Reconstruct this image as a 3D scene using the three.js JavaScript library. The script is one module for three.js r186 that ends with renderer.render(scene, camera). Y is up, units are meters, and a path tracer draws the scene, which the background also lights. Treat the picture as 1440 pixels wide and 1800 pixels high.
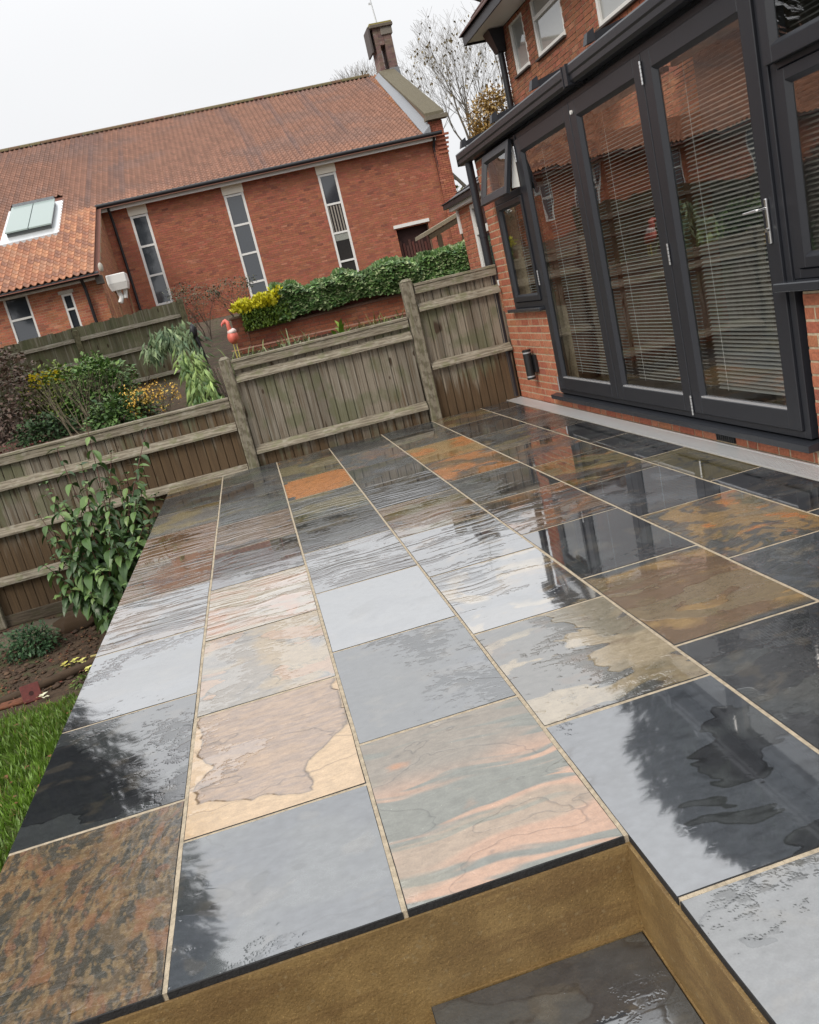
import * as THREE from 'three';
import { mergeGeometries } from 'three/addons/utils/BufferGeometryUtils.js';

// ------------------------------------------------------------------ camera, sky, sun, exposure
const scene = new THREE.Scene();
const camera = new THREE.PerspectiveCamera(61.5033, 819 / 1024, 0.05, 600);
camera.position.set(0, 1.4713, 0);
camera.rotation.order = 'YXZ';
camera.rotation.set(-0.2453, -0.1377, -0.2377);
scene.add(camera);
const renderer = new THREE.WebGLRenderer({ antialias: true });
renderer.toneMapping = THREE.LinearToneMapping;
renderer.toneMappingExposure = 1.24;
renderer.shadowMap.enabled = true;

// ------------------------------------------------------------------ random numbers and noise
function rng(seed) { let a = seed >>> 0; return () => { a = (a + 0x6d2b79f5) | 0; let t = Math.imul(a ^ (a >>> 15), 1 | a); t = (t + Math.imul(t ^ (t >>> 7), 61 | t)) ^ t; return ((t ^ (t >>> 14)) >>> 0) / 4294967296; }; }
const TAB = new Float32Array(65536); { const r = rng(77); for (let i = 0; i < 65536; i++) TAB[i] = r(); }
const PRM = new Uint16Array(65536); { const r = rng(99); for (let i = 0; i < 65536; i++) PRM[i] = i; for (let i = 65535; i > 0; i--) { const j = Math.floor(r() * (i + 1)), t = PRM[i]; PRM[i] = PRM[j]; PRM[j] = t; } }
const hash2 = (i, j) => TAB[(PRM[(i & 65535)] + j * 7919) & 65535];
function vn(x, y) { const xi = Math.floor(x), yi = Math.floor(y); let u = x - xi, v = y - yi; u = u * u * (3 - 2 * u); v = v * v * (3 - 2 * v); const a = hash2(xi, yi), b = hash2(xi + 1, yi), c = hash2(xi, yi + 1), d = hash2(xi + 1, yi + 1); return a + (b - a) * u + (c - a) * v + (a - b - c + d) * u * v; }
function fbm(x, y, o = 4) { let s = 0, a = 0.5, n = 0; for (let i = 0; i < o; i++) { s += a * vn(x, y); n += a; a *= 0.5; x = x * 2.03 + 17.3; y = y * 2.03 + 9.1; } return s / n; }
const ss = (a, b, x) => { const t = Math.min(1, Math.max(0, (x - a) / (b - a))); return t * t * (3 - 2 * t); };
const lerp = (a, b, t) => a + (b - a) * t;
const mix3 = (a, b, t) => [a[0] + (b[0] - a[0]) * t, a[1] + (b[1] - a[1]) * t, a[2] + (b[2] - a[2]) * t];
const toS = (x) => { x = Math.min(1, Math.max(0, x)); return x <= 0.0031308 ? x * 12.92 : 1.055 * Math.pow(x, 1 / 2.4) - 0.055; };
const SLUT = new Uint8Array(4097); for (let i = 0; i <= 4096; i++) SLUT[i] = Math.round(toS(i / 4096) * 255);
const sb = (x) => SLUT[Math.max(0, Math.min(4096, Math.round(x * 4096)))];

// overcast sky: brighter towards the zenith, as an even cloud layer is, with faint cloud texture
{
  const W = 512, H = 256, d = new Float32Array(W * H * 4);
  for (let j = 0; j < H; j++) for (let i = 0; i < W; i++) {
    const el = ((j + 0.5) / H - 0.5) * Math.PI, az = (i + 0.5) / W * Math.PI * 2;
    const s = Math.max(0, Math.sin(el));
    const cx = Math.cos(az), cz = Math.sin(az), k = 1 / (0.25 + s);
    const n = fbm(cx * k * 1.3 + 40, cz * k * 1.3 + 40, 4) - 0.5;
    let L = (0.70 + 0.95 * s * s) * (1 + 0.09 * n);
    if (el < 0) L *= 0.55;
    const o = (j * W + i) * 4; d[o] = L * 0.985; d[o + 1] = L * 0.995; d[o + 2] = L * 1.015; d[o + 3] = 1;
  }
  const t = new THREE.DataTexture(d, W, H, THREE.RGBAFormat, THREE.FloatType);
  t.mapping = THREE.EquirectangularReflectionMapping; t.magFilter = THREE.LinearFilter; t.minFilter = THREE.LinearFilter; t.needsUpdate = true;
  scene.background = t; scene.environment = t;
}
const sun = new THREE.DirectionalLight(0xfff4e6, 1.5);
sun.position.set(-26, 30, 14); sun.target.position.set(0, 0, -10); sun.castShadow = true; sun.shadow.radius = 40;
sun.shadow.mapSize.set(2048, 2048); Object.assign(sun.shadow.camera, { left: -40, right: 40, top: 40, bottom: -40, near: 1, far: 120 });
scene.add(sun, sun.target);

// ------------------------------------------------------------------ helpers
const V = (x, y, z) => new THREE.Vector3(x, y, z);
const BASE = new Map(), used = new Map();
function numbered(n) { const k = used.get(n) || 0; used.set(n, k + 1); return k ? n + '_' + String(k).padStart(3, '0') : n; }
function baseOf(o) { while (o) { if (BASE.has(o)) return BASE.get(o); o = o.parent; } return V(0, 0, 0); }
function thing(name, label, category, [x, y, z] = [0, 0, 0], group) {
  const o = new THREE.Group(); o.name = numbered(name); o.position.set(x, y, z); BASE.set(o, V(x, y, z));
  o.userData = { label, category }; if (group) o.userData.group = group; scene.add(o); return o;
}
function structure(name, label, category, p) { const o = thing(name, label, category, p); o.userData.kind = 'structure'; return o; }
class GB {
  constructor() { this.p = []; this.n = []; this.c = []; this.u = []; this.i = []; }
  vert(p, n, c, u) { this.p.push(p[0], p[1], p[2]); this.n.push(n[0], n[1], n[2]); this.c.push(c[0], c[1], c[2]); this.u.push(u[0], u[1]); return this.p.length / 3 - 1; }
  static nrm(a, b, c) { const x = b[0] - a[0], y = b[1] - a[1], z = b[2] - a[2], u = c[0] - a[0], v = c[1] - a[1], w = c[2] - a[2]; let n = [y * w - z * v, z * u - x * w, x * v - y * u]; const l = Math.hypot(...n) || 1; return [n[0] / l, n[1] / l, n[2] / l]; }
  static buv(n, p, o) { const a = Math.abs(n[0]), b = Math.abs(n[1]), c = Math.abs(n[2]); return a > b && a > c ? [p[2] + o[0], p[1] + o[1]] : b > c ? [p[0] + o[0], p[2] + o[1]] : [p[0] + o[0], p[1] + o[1]]; }
  quad(a, b, c, d, col = [1, 1, 1], uv, off = [0, 0]) {
    const n = GB.nrm(a, b, c), P = [a, b, c, d], k = this.p.length / 3;
    P.forEach((q, j) => this.vert(q, n, col, uv ? uv[j] : GB.buv(n, q, off)));
    this.i.push(k, k + 1, k + 2, k, k + 2, k + 3); return this;
  }
  tri(a, b, c, col = [1, 1, 1], off = [0, 0]) { const n = GB.nrm(a, b, c), k = this.p.length / 3; for (const q of [a, b, c]) this.vert(q, n, col, GB.buv(n, q, off)); this.i.push(k, k + 1, k + 2); return this; }
  hexa(v, col, off, faces = 63) { // 8 corners: 0-3 bottom ccw seen from above, 4-7 top
    const q = [[0, 3, 2, 1], [4, 5, 6, 7], [0, 1, 5, 4], [1, 2, 6, 5], [2, 3, 7, 6], [3, 0, 4, 7]];
    q.forEach((f, k) => { if (faces >> k & 1) this.quad(v[f[0]], v[f[1]], v[f[2]], v[f[3]], col, null, off); }); return this;
  }
  box(x0, x1, y0, y1, z0, z1, col = [1, 1, 1], off = [0, 0], faces = 63) {
    return this.hexa([[x0, y0, z1], [x1, y0, z1], [x1, y0, z0], [x0, y0, z0], [x0, y1, z1], [x1, y1, z1], [x1, y1, z0], [x0, y1, z0]], col, off, faces);
  }
  cbox(x0, x1, y0, y1, z0, z1, r = 0.004, col = [1, 1, 1], off = [0, 0]) { // box with chamfered edges
    const X = [x0, x1], Y = [y0, y1], Z = [z0, z1], I = (a, b, v) => v + (a === 0 ? b : -b);
    const f = (ax) => (s) => (u, w) => { const p = [0, 0, 0], o = [(ax + 1) % 3, (ax + 2) % 3], R = [X, Y, Z]; p[ax] = R[ax][s]; p[o[0]] = I(u, r, R[o[0]][u]); p[o[1]] = I(w, r, R[o[1]][w]); return p; };
    for (let ax = 0; ax < 3; ax++) for (const s of [0, 1]) { const g = f(ax)(s); s ? this.quad(g(0, 0), g(1, 0), g(1, 1), g(0, 1), col, null, off) : this.quad(g(0, 0), g(0, 1), g(1, 1), g(1, 0), col, null, off); }
    for (let ax = 0; ax < 3; ax++) { const a = (ax + 1) % 3, b = (ax + 2) % 3; // edges parallel to ax
      for (const s of [0, 1]) for (const t of [0, 1]) {
        const pt = (face, e) => { const q = [0, 0, 0], R = [X, Y, Z]; q[ax] = I(e, r, R[ax][e]); q[a] = face === 0 ? R[a][s] : I(s, r, R[a][s]); q[b] = face === 0 ? I(t, r, R[b][t]) : R[b][t]; return q; };
        const A = pt(0, 0), B = pt(0, 1), C = pt(1, 1), D = pt(1, 0); (s === t) ? this.quad(A, D, C, B, col, null, off) : this.quad(A, B, C, D, col, null, off);
      } }
    for (const s of [0, 1]) for (const t of [0, 1]) for (const w of [0, 1]) {
      const a = [X[s], I(t, r, Y[t]), I(w, r, Z[w])], b = [I(s, r, X[s]), Y[t], I(w, r, Z[w])], c = [I(s, r, X[s]), I(t, r, Y[t]), Z[w]];
      ((s + t + w) % 2 === 1) ? this.tri(a, b, c, col, off) : this.tri(a, c, b, col, off);
    }
    return this;
  }
  bar(a, b, w, h, col = [1, 1, 1], up = [0, 1, 0], off = [0, 0]) { // rectangular bar from a to b
    const A = V(...a), B = V(...b), d = B.clone().sub(A).normalize(), s = d.clone().cross(V(...up)).normalize(), u = s.clone().cross(d);
    const c = (P, i, j) => P.clone().addScaledVector(s, i * w / 2).addScaledVector(u, j * h / 2).toArray();
    return this.hexa([c(A, -1, -1), c(A, 1, -1), c(B, 1, -1), c(B, -1, -1), c(A, -1, 1), c(A, 1, 1), c(B, 1, 1), c(B, -1, 1)], col, off);
  }
  tube(pts, rad, sides = 6, col = [1, 1, 1], caps = true) {
    const n = pts.length, k0 = this.p.length / 3; let ref = V(0.31, 0.2, 0.93), L = 0;
    for (let j = 0; j < n; j++) {
      const a = V(...pts[Math.max(0, j - 1)]), b = V(...pts[Math.min(n - 1, j + 1)]), t = b.sub(a).normalize();
      let s = ref.clone().addScaledVector(t, -ref.dot(t)); if (s.lengthSq() < 1e-4) s = V(1, 0, 0).addScaledVector(t, -t.x); s.normalize(); ref = s; const w = t.clone().cross(s), r = Array.isArray(rad) ? rad[j] : rad;
      if (j) L += V(...pts[j]).distanceTo(V(...pts[j - 1]));
      for (let q = 0; q <= sides; q++) { const an = q / sides * 6.28318, nx = s.clone().multiplyScalar(Math.cos(an)).addScaledVector(w, Math.sin(an)); this.vert([pts[j][0] + nx.x * r, pts[j][1] + nx.y * r, pts[j][2] + nx.z * r], nx.toArray(), col, [q / sides * 0.3, L]); }
    }
    for (let j = 0; j < n - 1; j++) for (let q = 0; q < sides; q++) { const a = k0 + j * (sides + 1) + q, b = a + 1, c = a + sides + 1, d = c + 1; this.i.push(a, b, d, a, d, c); }
    if (caps) for (const e of [0, n - 1]) { const t = V(...pts[e]).sub(V(...pts[e ? e - 1 : 1])).normalize().toArray(), k = this.p.length / 3; this.vert(pts[e], t, col, [0, 0]); for (let q = 0; q <= sides; q++) { const s = (k0 + e * (sides + 1) + q) * 3; this.vert([this.p[s], this.p[s + 1], this.p[s + 2]], t, col, [0.1, 0.1]); } for (let q = 1; q <= sides; q++) e ? this.i.push(k, k + q, k + q + 1) : this.i.push(k, k + q + 1, k + q); }
    return this;
  }
  blob(c, r, seg = 12, rings = 8, col = [1, 1, 1], f) { // ellipsoid, f reshapes the radius by direction
    const k0 = this.p.length / 3;
    for (let j = 0; j <= rings; j++) for (let i = 0; i <= seg; i++) { const th = j / rings * Math.PI, ph = i / seg * 6.28318, d = [Math.sin(th) * Math.cos(ph), Math.cos(th), Math.sin(th) * Math.sin(ph)], k = f ? f(d) : 1; const n = [d[0] / r[0], d[1] / r[1], d[2] / r[2]], l = Math.hypot(...n); this.vert([c[0] + d[0] * r[0] * k, c[1] + d[1] * r[1] * k, c[2] + d[2] * r[2] * k], n.map((v) => v / l), col, [ph, th]); }
    for (let j = 0; j < rings; j++) for (let i = 0; i < seg; i++) { const a = k0 + j * (seg + 1) + i, b = a + 1, c2 = a + seg + 1, d = c2 + 1; this.i.push(a, b, d, a, d, c2); }
    return this;
  }
  leaf(p, dir, up, len, wid, col, fold = 0.25) { // a leaf folded along its rib: four triangles
    const d = V(...dir).normalize(), s = d.clone().cross(V(...up)); if (s.lengthSq() < 1e-5) s.set(1, 0, 0); s.normalize(); const n = s.clone().cross(d);
    const P = V(...p), at = (a, b, c) => P.clone().addScaledVector(d, a * len).addScaledVector(s, b * wid).addScaledVector(n, c * len).toArray();
    const b0 = at(0, 0, 0), m = at(0.5, 0, 0.03), l = at(0.42, -0.5, fold * wid / len * 0.6), r = at(0.42, 0.5, fold * wid / len * 0.6), t = at(1, 0, -0.1);
    this.tri(b0, m, l, col); this.tri(b0, r, m, col); this.tri(m, t, l, col); this.tri(m, r, t, col); return this;
  }
  geometry(base) {
    const g = new THREE.BufferGeometry(), p = new Float32Array(this.p);
    if (base) for (let i = 0; i < p.length; i += 3) { p[i] -= base.x; p[i + 1] -= base.y; p[i + 2] -= base.z; }
    g.setAttribute('position', new THREE.BufferAttribute(p, 3)); g.setAttribute('normal', new THREE.BufferAttribute(new Float32Array(this.n), 3));
    g.setAttribute('uv', new THREE.BufferAttribute(new Float32Array(this.u), 2)); g.setAttribute('color', new THREE.BufferAttribute(new Float32Array(this.c), 3));
    g.setIndex(this.i); return g;
  }
  build(name, mat, parent, kind) { const m = new THREE.Mesh(this.geometry(baseOf(parent)), mat); m.name = name; if (kind) m.userData.kind = kind; m.castShadow = m.receiveShadow = true; parent.add(m); return m; }
}
function meshAt(name, geo, mat, parent, pos, scale) { const m = new THREE.Mesh(geo, mat); m.name = name; const b = baseOf(parent); m.position.set(pos[0] - b.x, pos[1] - b.y, pos[2] - b.z); if (scale) m.scale.set(...scale); m.castShadow = m.receiveShadow = true; parent.add(m); return m; }
// one-mesh thing: geometry in world coordinates
function single(name, gb, mat, label, category, base, kind, group) { const m = new THREE.Mesh(gb.geometry(V(...base)), mat); m.name = numbered(name); m.position.set(...base); m.userData = { label, category }; if (kind) m.userData.kind = kind; if (group) m.userData.group = group; m.castShadow = m.receiveShadow = true; scene.add(m); return m; }

function tex(w, h, fn, srgb = true) { // fn(x, y) -> linear [r, g, b]
  const d = new Uint8Array(w * h * 4);
  for (let j = 0; j < h; j++) for (let i = 0; i < w; i++) { const c = fn(i, j), o = (j * w + i) * 4; if (srgb) { d[o] = sb(c[0]); d[o + 1] = sb(c[1]); d[o + 2] = sb(c[2]); } else { d[o] = c[0] * 255; d[o + 1] = c[1] * 255; d[o + 2] = c[2] * 255; } d[o + 3] = 255; }
  const t = new THREE.DataTexture(d, w, h); t.wrapS = t.wrapT = THREE.RepeatWrapping; t.magFilter = THREE.LinearFilter; t.minFilter = THREE.LinearMipmapLinearFilter; if (srgb) t.colorSpace = THREE.SRGBColorSpace; t.needsUpdate = true; return t;
}
function ftex(w, h, fn) { const d = new Float32Array(w * h); for (let j = 0; j < h; j++) for (let i = 0; i < w; i++) d[j * w + i] = fn(i, j); const t = new THREE.DataTexture(d, w, h, THREE.RedFormat, THREE.FloatType); t.wrapS = t.wrapT = THREE.RepeatWrapping; t.magFilter = THREE.LinearFilter; t.needsUpdate = true; return t; }
const pn = (x, y, P, o = 3) => { let s = 0, a = 0.5, n = 0, f = 1; for (let k = 0; k < o; k++) { const X = x * f, Y = y * f, p = P * f, xi = Math.floor(X), yi = Math.floor(Y); let u = X - xi, v = Y - yi; u = u * u * (3 - 2 * u); v = v * v * (3 - 2 * v); const m = (q) => ((q % p) + p) % p, A = hash2(m(xi) + k * 91, m(yi)), B = hash2(m(xi + 1) + k * 91, m(yi)), C = hash2(m(xi) + k * 91, m(yi + 1)), D = hash2(m(xi + 1) + k * 91, m(yi + 1)); s += a * (A + (B - A) * u + (C - A) * v + (A - B - C + D) * u * v); n += a; a *= 0.5; f *= 2; } return s / n; };
const rep = (t, x, y = x) => { const c = t.clone(); c.repeat.set(x, y); c.needsUpdate = true; return c; };
const std = (o) => new THREE.MeshStandardMaterial(o), phy = (o) => new THREE.MeshPhysicalMaterial(o);
const C = (r, g, b) => new THREE.Color().setRGB(r, g, b);

// ------------------------------------------------------------------ shared textures and materials
const grainMap = tex(256, 256, (x, y) => { const v = 0.72 + 0.56 * (pn(x / 16, y / 16, 16, 4) - 0.5) + 0.34 * (hash2(x, y) - 0.5); return [v, v, v]; }, false);
const grainBump = ftex(256, 256, (x, y) => 0.7 * pn(x / 8, y / 8, 32, 4) + 0.3 * hash2(x + 7, y + 3));
const gm = rep(grainMap, 4), gb4 = rep(grainBump, 4);
const brickMats = [[0.56, 0.19, 0.10], [0.49, 0.15, 0.085], [0.60, 0.235, 0.13], [0.43, 0.135, 0.085], [0.53, 0.21, 0.10], [0.38, 0.15, 0.10]].map((c) => std({ color: C(...c), map: gm, bumpMap: gb4, bumpScale: 0.003, roughness: 0.85 }));
const mortar = std({ color: C(0.62, 0.50, 0.34), map: gm, bumpMap: gb4, bumpScale: 0.003, roughness: 0.95 });
const vcBrick = std({ vertexColors: true, map: gm, bumpMap: gb4, bumpScale: 0.003, roughness: 0.9 });
const mortarDark = std({ color: C(0.36, 0.24, 0.17), map: gm, roughness: 0.95 });
const anthracite = phy({ color: C(0.018, 0.020, 0.026), roughness: 0.38, bumpMap: rep(grainBump, 20, 2), bumpScale: 0.0004 });
const anthraciteWet = phy({ color: C(0.028, 0.031, 0.038), roughness: 0.25 });
const blackPlastic = std({ color: C(0.014, 0.015, 0.019), roughness: 0.42 });
const blackMetal = std({ color: C(0.012, 0.012, 0.013), roughness: 0.5 });
const whitePlastic = std({ color: C(0.78, 0.78, 0.76), roughness: 0.4 });
const creamPaint = std({ color: C(0.66, 0.62, 0.54), roughness: 0.6, map: gm });
const steel = std({ color: C(0.7, 0.7, 0.7), metalness: 1, roughness: 0.28 });
const galv = std({ color: C(0.78, 0.80, 0.81), metalness: 0.55, roughness: 0.3 });
const lead = std({ color: C(0.36, 0.38, 0.41), metalness: 0.2, roughness: 0.55, map: gm });
const paneWave = ftex(256, 256, (x, y) => pn(x / 42.667, y / 42.667, 6, 2));
const glass = phy({ color: C(0.92, 0.95, 0.94), transmission: 1, thickness: 0, roughness: 0, ior: 2.2, bumpMap: rep(paneWave, 0.55), bumpScale: 0.002 });
const darkGlass = phy({ color: C(0.035, 0.042, 0.052), roughness: 0.05, ior: 1.9 });
const leafMat = (rough = 0.55, tr = 0.25) => phy({ vertexColors: true, roughness: rough, transmission: tr, thickness: 0, side: THREE.DoubleSide, ior: 1.45 });
const foliage = phy({ vertexColors: true, roughness: 0.5, side: THREE.DoubleSide, ior: 1.45 });
const bark = std({ vertexColors: true, roughness: 0.95, map: rep(grainMap, 3, 1) });
const vc = std({ vertexColors: true, roughness: 0.85, map: gm });
const brickCol = (r, a = [0.42, 0.14, 0.08]) => { const t = 0.84 + 0.32 * r(), k = r(); return k < 0.06 ? [a[0] * 0.72 * t, a[1] * 0.75 * t, a[2] * 0.85 * t] : k > 0.96 ? [a[0] * 1.12 * t, a[1] * 1.35 * t, a[2] * 1.4 * t] : [a[0] * t, a[1] * t * (0.9 + 0.25 * r()), a[2] * t]; };

// bricks of a wall in (u, v) metres; openings [u0, u1, v0, v1]; returns rectangles
function bond(u0, u1, v0, v1, open = [], flemish = false, seed = 1, jt = 0.01) {
  const out = [], r = rng(seed), ch = 0.075; let row = 0;
  for (let v = v0; v < v1 - 0.01; v += ch, row++) {
    const vb = Math.min(v + ch - jt, v1), L = (flemish ? [0.225, 0.1125] : [0.225, 0.225]).map((q) => q - jt);
    let u = u0 - (row % 2 ? (flemish ? 0.056 : 0.1125) : 0), k = row % 2 && flemish ? 1 : 0; if (flemish && row % 2) u = u0 - 0.02;
    while (u < u1) {
      let a = Math.max(u, u0), b = Math.min(u + L[k % 2], u1); u += L[k % 2] + jt; k++;
      let segs = [[a, b]];
      for (const o of open) if (v + 0.04 > o[2] && v + 0.04 < o[3]) segs = segs.flatMap(([p, q]) => q <= o[0] || p >= o[1] ? [[p, q]] : [[p, Math.min(q, o[0])], [Math.max(p, o[1]), q]].filter(([m, n]) => n - m > 0.001));
      for (const [p, q] of segs) if (q - p > 0.02) out.push([p, q, v, vb, r()]);
    }
  }
  return out;
}
const brickUnit = new GB().cbox(-0.5, 0.5, -0.5, 0.5, -0.5, 0.5, 0.03).geometry();
const brickUnits = [0, 1, 2].map((k) => { const g = brickUnit.clone(), u = g.attributes.uv; for (let i = 0; i < u.count; i++) u.setXY(i, u.getX(i) * 0.22 + k * 0.37, u.getY(i) * 0.08 + k * 0.61); return g; });
// individual brick meshes on a wall facing -x (axis 'x', at x = s) or +z (axis 'z', at z = s)
function layBricks(parent, rects, axis, s, depth = 0.05, r = rng(5)) {
  for (const [a, b, c, d] of rects) {
    const L = b - a, h = d - c, m = brickMats[Math.floor(r() * r() * 6 * 0.999 + r() * 0.001) % 6], g = brickUnits[Math.floor(r() * 3)], j = (r() - 0.5) * 0.004;
    const o = axis === 'x' ? meshAt('brick', g, m, parent, [s + depth / 2 + j, (c + d) / 2, (a + b) / 2], [depth, h, L]) : meshAt('brick', g, m, parent, [(a + b) / 2, (c + d) / 2, s - depth / 2 + j], [L, h, depth]);
    o.rotation.set((r() - 0.5) * 0.008, (r() - 0.5) * 0.008, (r() - 0.5) * 0.008);
  }
}
function brickStuff(gb, rects, axis, s, depth, r, tone) { for (const [a, b, c, d] of rects) { const j = (r() - 0.5) * 0.006, col = brickCol(r, tone), off = [r() * 3, r() * 3]; axis === 'x' ? gb.box(s + j, s + depth, c, d, a, b, col, off, 0b111011 & 0b111111) : axis === 'X' ? gb.box(s - depth, s + j, c, d, a, b, col, off) : gb.box(a, b, c, d, s - depth, s + j, col, off, 0b101111); } }

// ------------------------------------------------------------------ ground sheet
function gy(x, z) { if (z > -9.79) return -1.02; const t = -z - 9.8; return Math.min(2.0, 0.6 + t * 0.05 + Math.max(0, t - 8) * 0.07) + Math.max(0, -z - 62) * 0.09; }
{
  const xs = [], zs = []; for (let x = -220; x <= 240; x += 20) xs.push(x); xs.push(-12, -8, -6, -4, -2, 2, 4, 6, 8, 12); xs.sort((a, b) => a - b);
  for (const z of [60, 30, 10, 5, 0, -3, -6, -8, -9.5, -9.78, -9.8, -10.5, -11.5, -12.5, -14, -16, -18, -20, -23, -27, -30, -36, -45, -62, -80, -110, -150, -220, -300]) zs.push(z);
  const g = new GB(), id = [];
  zs.forEach((z, j) => xs.forEach((x, i) => { g.vert([x, gy(x, z), z], [0, 1, 0], [1, 1, 1], [x, z]); }));
  for (let j = 0; j < zs.length - 1; j++) for (let i = 0; i < xs.length - 1; i++) { const a = j * xs.length + i, b = a + 1, c = a + xs.length, d = c + 1; g.i.push(a, b, d, a, d, c); }
  const soil = tex(512, 512, (x, y) => { const n = pn(x / 32, y / 32, 16, 5), m = pn(x / 8 + 3, y / 8, 64, 3), k = hash2(x >> 1, y >> 1); let c = mix3([0.05, 0.03, 0.018], [0.13, 0.085, 0.05], n); c = mix3(c, [0.07, 0.09, 0.03], ss(0.55, 0.75, pn(x / 64 + 5, y / 64, 8, 3)) * 0.7); const t = 0.6 + 0.8 * m * (0.7 + 0.5 * k); return c.map((v) => v * t); });
  const geo = g.geometry(); geo.computeVertexNormals();
  const m = new THREE.Mesh(geo, std({ map: rep(soil, 0.7), roughness: 0.95, bumpMap: rep(grainBump, 3), bumpScale: 0.02 })); m.name = 'ground'; m.receiveShadow = true;
  m.userData = { label: 'brown garden soil sloping up behind the weathered fence', category: 'ground', kind: 'structure' }; scene.add(m);
}

// ------------------------------------------------------------------ patio of wet slate slabs
// palettes are base colours of the stone: [main, second, layer, fleck]
const CH = [0.034, 0.036, 0.040], BG = [0.085, 0.095, 0.108], GR = [0.062, 0.068, 0.070], PU = [0.055, 0.045, 0.048], OC = [0.29, 0.185, 0.072], OR = [0.42, 0.16, 0.042], BR = [0.14, 0.085, 0.046], CR = [0.34, 0.27, 0.165], PE = [0.38, 0.235, 0.135], OL = [0.135, 0.112, 0.05], GN = [0.062, 0.075, 0.062], PK = [0.30, 0.195, 0.145], SA = [0.40, 0.28, 0.15], BL = [0.022, 0.024, 0.028];
const S = {};
const put = (id, pal, o = {}) => { S[id] = { pal, layers: 2.2, rip: 0.35, wet: 0.1, col: 0.5, ...o }; };
put('A0', [[0.12, 0.085, 0.05], CH, [0.17, 0.105, 0.05], [0.21, 0.10, 0.045]], { gloss: 0.35, layers: 1.6, rip: 0.6, wet: -0.4, mott: 2, col: 0.5, rough: 0.26 }); put('A1', [CH, BL, GR, CR], { gloss: 0.75, wet: 0.15, rip: 0.2 }); put('A2', [CH, GR, BG, CR], { gloss: 1.33, wet: 0.25, rip: 0.2 });
put('A3', [GR, BR, BG, CR], { gloss: 1.33, rip: 1.7, wet: 0.08 }); put('A4', [BR, GR, [0.15, 0.10, 0.06], [0.22, 0.10, 0.045]], { rip: 2.4, wet: -0.05, layers: 3 }); put('A5', [GR, BR, [0.17, 0.085, 0.04], CR], { rip: 2.4, wet: 0 }); put('A6', [OL, GR, OC, CR], { rip: 0.7, wet: 0 }); put('A7', [GN, GR, CH, CR], { rip: 0.4, wet: 0.1 }); put('A8', [BR, GR, OL, OC], { rip: 0.4 });
put('B0', [BG, [0.11, 0.12, 0.125], GR, CR], { gloss: 0.5, wet: 0.2, rip: 0.15, layers: 1.6 }); put('B1', [[0.36, 0.255, 0.175], [0.30, 0.22, 0.165], [0.50, 0.35, 0.20], [0.42, 0.28, 0.16]], { gloss: 0.42, type: 'spall', ledge: 1, wet: -0.2, rip: 0.55, layers: 1 }); put('B2', [CR, [0.24, 0.23, 0.20], PE, BG], { gloss: 0.7, layers: 2, wet: 0.05, rip: 0.15, col: 0.55 });
put('B3', [CR, PE, [0.25, 0.2, 0.14], OR], { gloss: 1.33, type: 'stripe', rip: 1.3, wet: -0.1 }); put('B4', [CH, GR, PU, CR], { rip: 0.6, wet: 0 }); put('B5', [PU, CH, BR, CR], { rip: 2.0, wet: -0.05 }); put('B6', [GR, CH, GN, CR], { rip: 1.8, wet: 0 }); put('B7', [CH, GR, BG, CR], { rip: 0.4, wet: 0.1 }); put('B8', [GR, GN, CH, CR], { rip: 0.3, wet: 0.1 });
put('C0', [[0.15, 0.155, 0.128], [0.42, 0.245, 0.15], [0.22, 0.2, 0.14], OR], { gloss: 0.4, type: 'stripe', near: 1, wet: -0.15, rip: 0.35, layers: 2 }); put('C1', [BG, [0.12, 0.125, 0.12], GR, CR], { gloss: 0.68, wet: 0.2, rip: 0.15 }); put('C2', [BG, GR, [0.12, 0.13, 0.14], CR], { gloss: 1.33, wet: 0.3, rip: 0.2 }); put('C3', [GR, CH, BG, CR], { gloss: 1.33, rip: 1.3, wet: -0.05 }); put('C4', [CH, BL, GR, CR], { rip: 0.4, wet: 0 }); put('C5', [GN, GR, OL, CR], { rip: 2.4, wet: -0.05 });
put('C6', [OR, [0.36, 0.14, 0.04], GR, OC], { type: 'spall', rip: 0.3, wet: 0.05, layers: 1, alt: GR }); put('C7', [GR, CH, OL, OC], { rip: 0.4 }); put('C8', [OC, OL, GR, OR], { rip: 0.3 });
put('D-1', [BG, GR, [0.13, 0.135, 0.135], CR], { gloss: 0.42, wet: 0.12, rip: 0.2 }); put('D0', [GR, CH, BG, BL], { gloss: 0.62, wet: 0.3, rip: 0.12, layers: 1.5 }); put('D1', [CR, [0.2, 0.17, 0.11], GR, BR], { gloss: 0.6, layers: 2.4, wet: 0.0, rip: 0.5, col: 0.56 }); put('D2', [GR, CR, BG, OC], { gloss: 1.33, wet: 0.1, rip: 1.0 }); put('D3', [BG, GR, CH, OC], { gloss: 1.33, wet: 0.05, rip: 1.3, layers: 3.2 }); put('D4', [BR, OL, GR, OC], { rip: 0.8, wet: -0.1 }); put('D5', [CH, GR, BL, CR], { rip: 3.4, wet: -0.1 }); put('D6', [BG, GR, [0.09, 0.1, 0.11], CR], { rip: 0.25, wet: 0.2 }); put('D7', [GR, OR, BG, OC], { rip: 0.4, col: 0.52 }); put('D8', [GR, GN, CH, CR], { rip: 0.3 });
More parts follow.
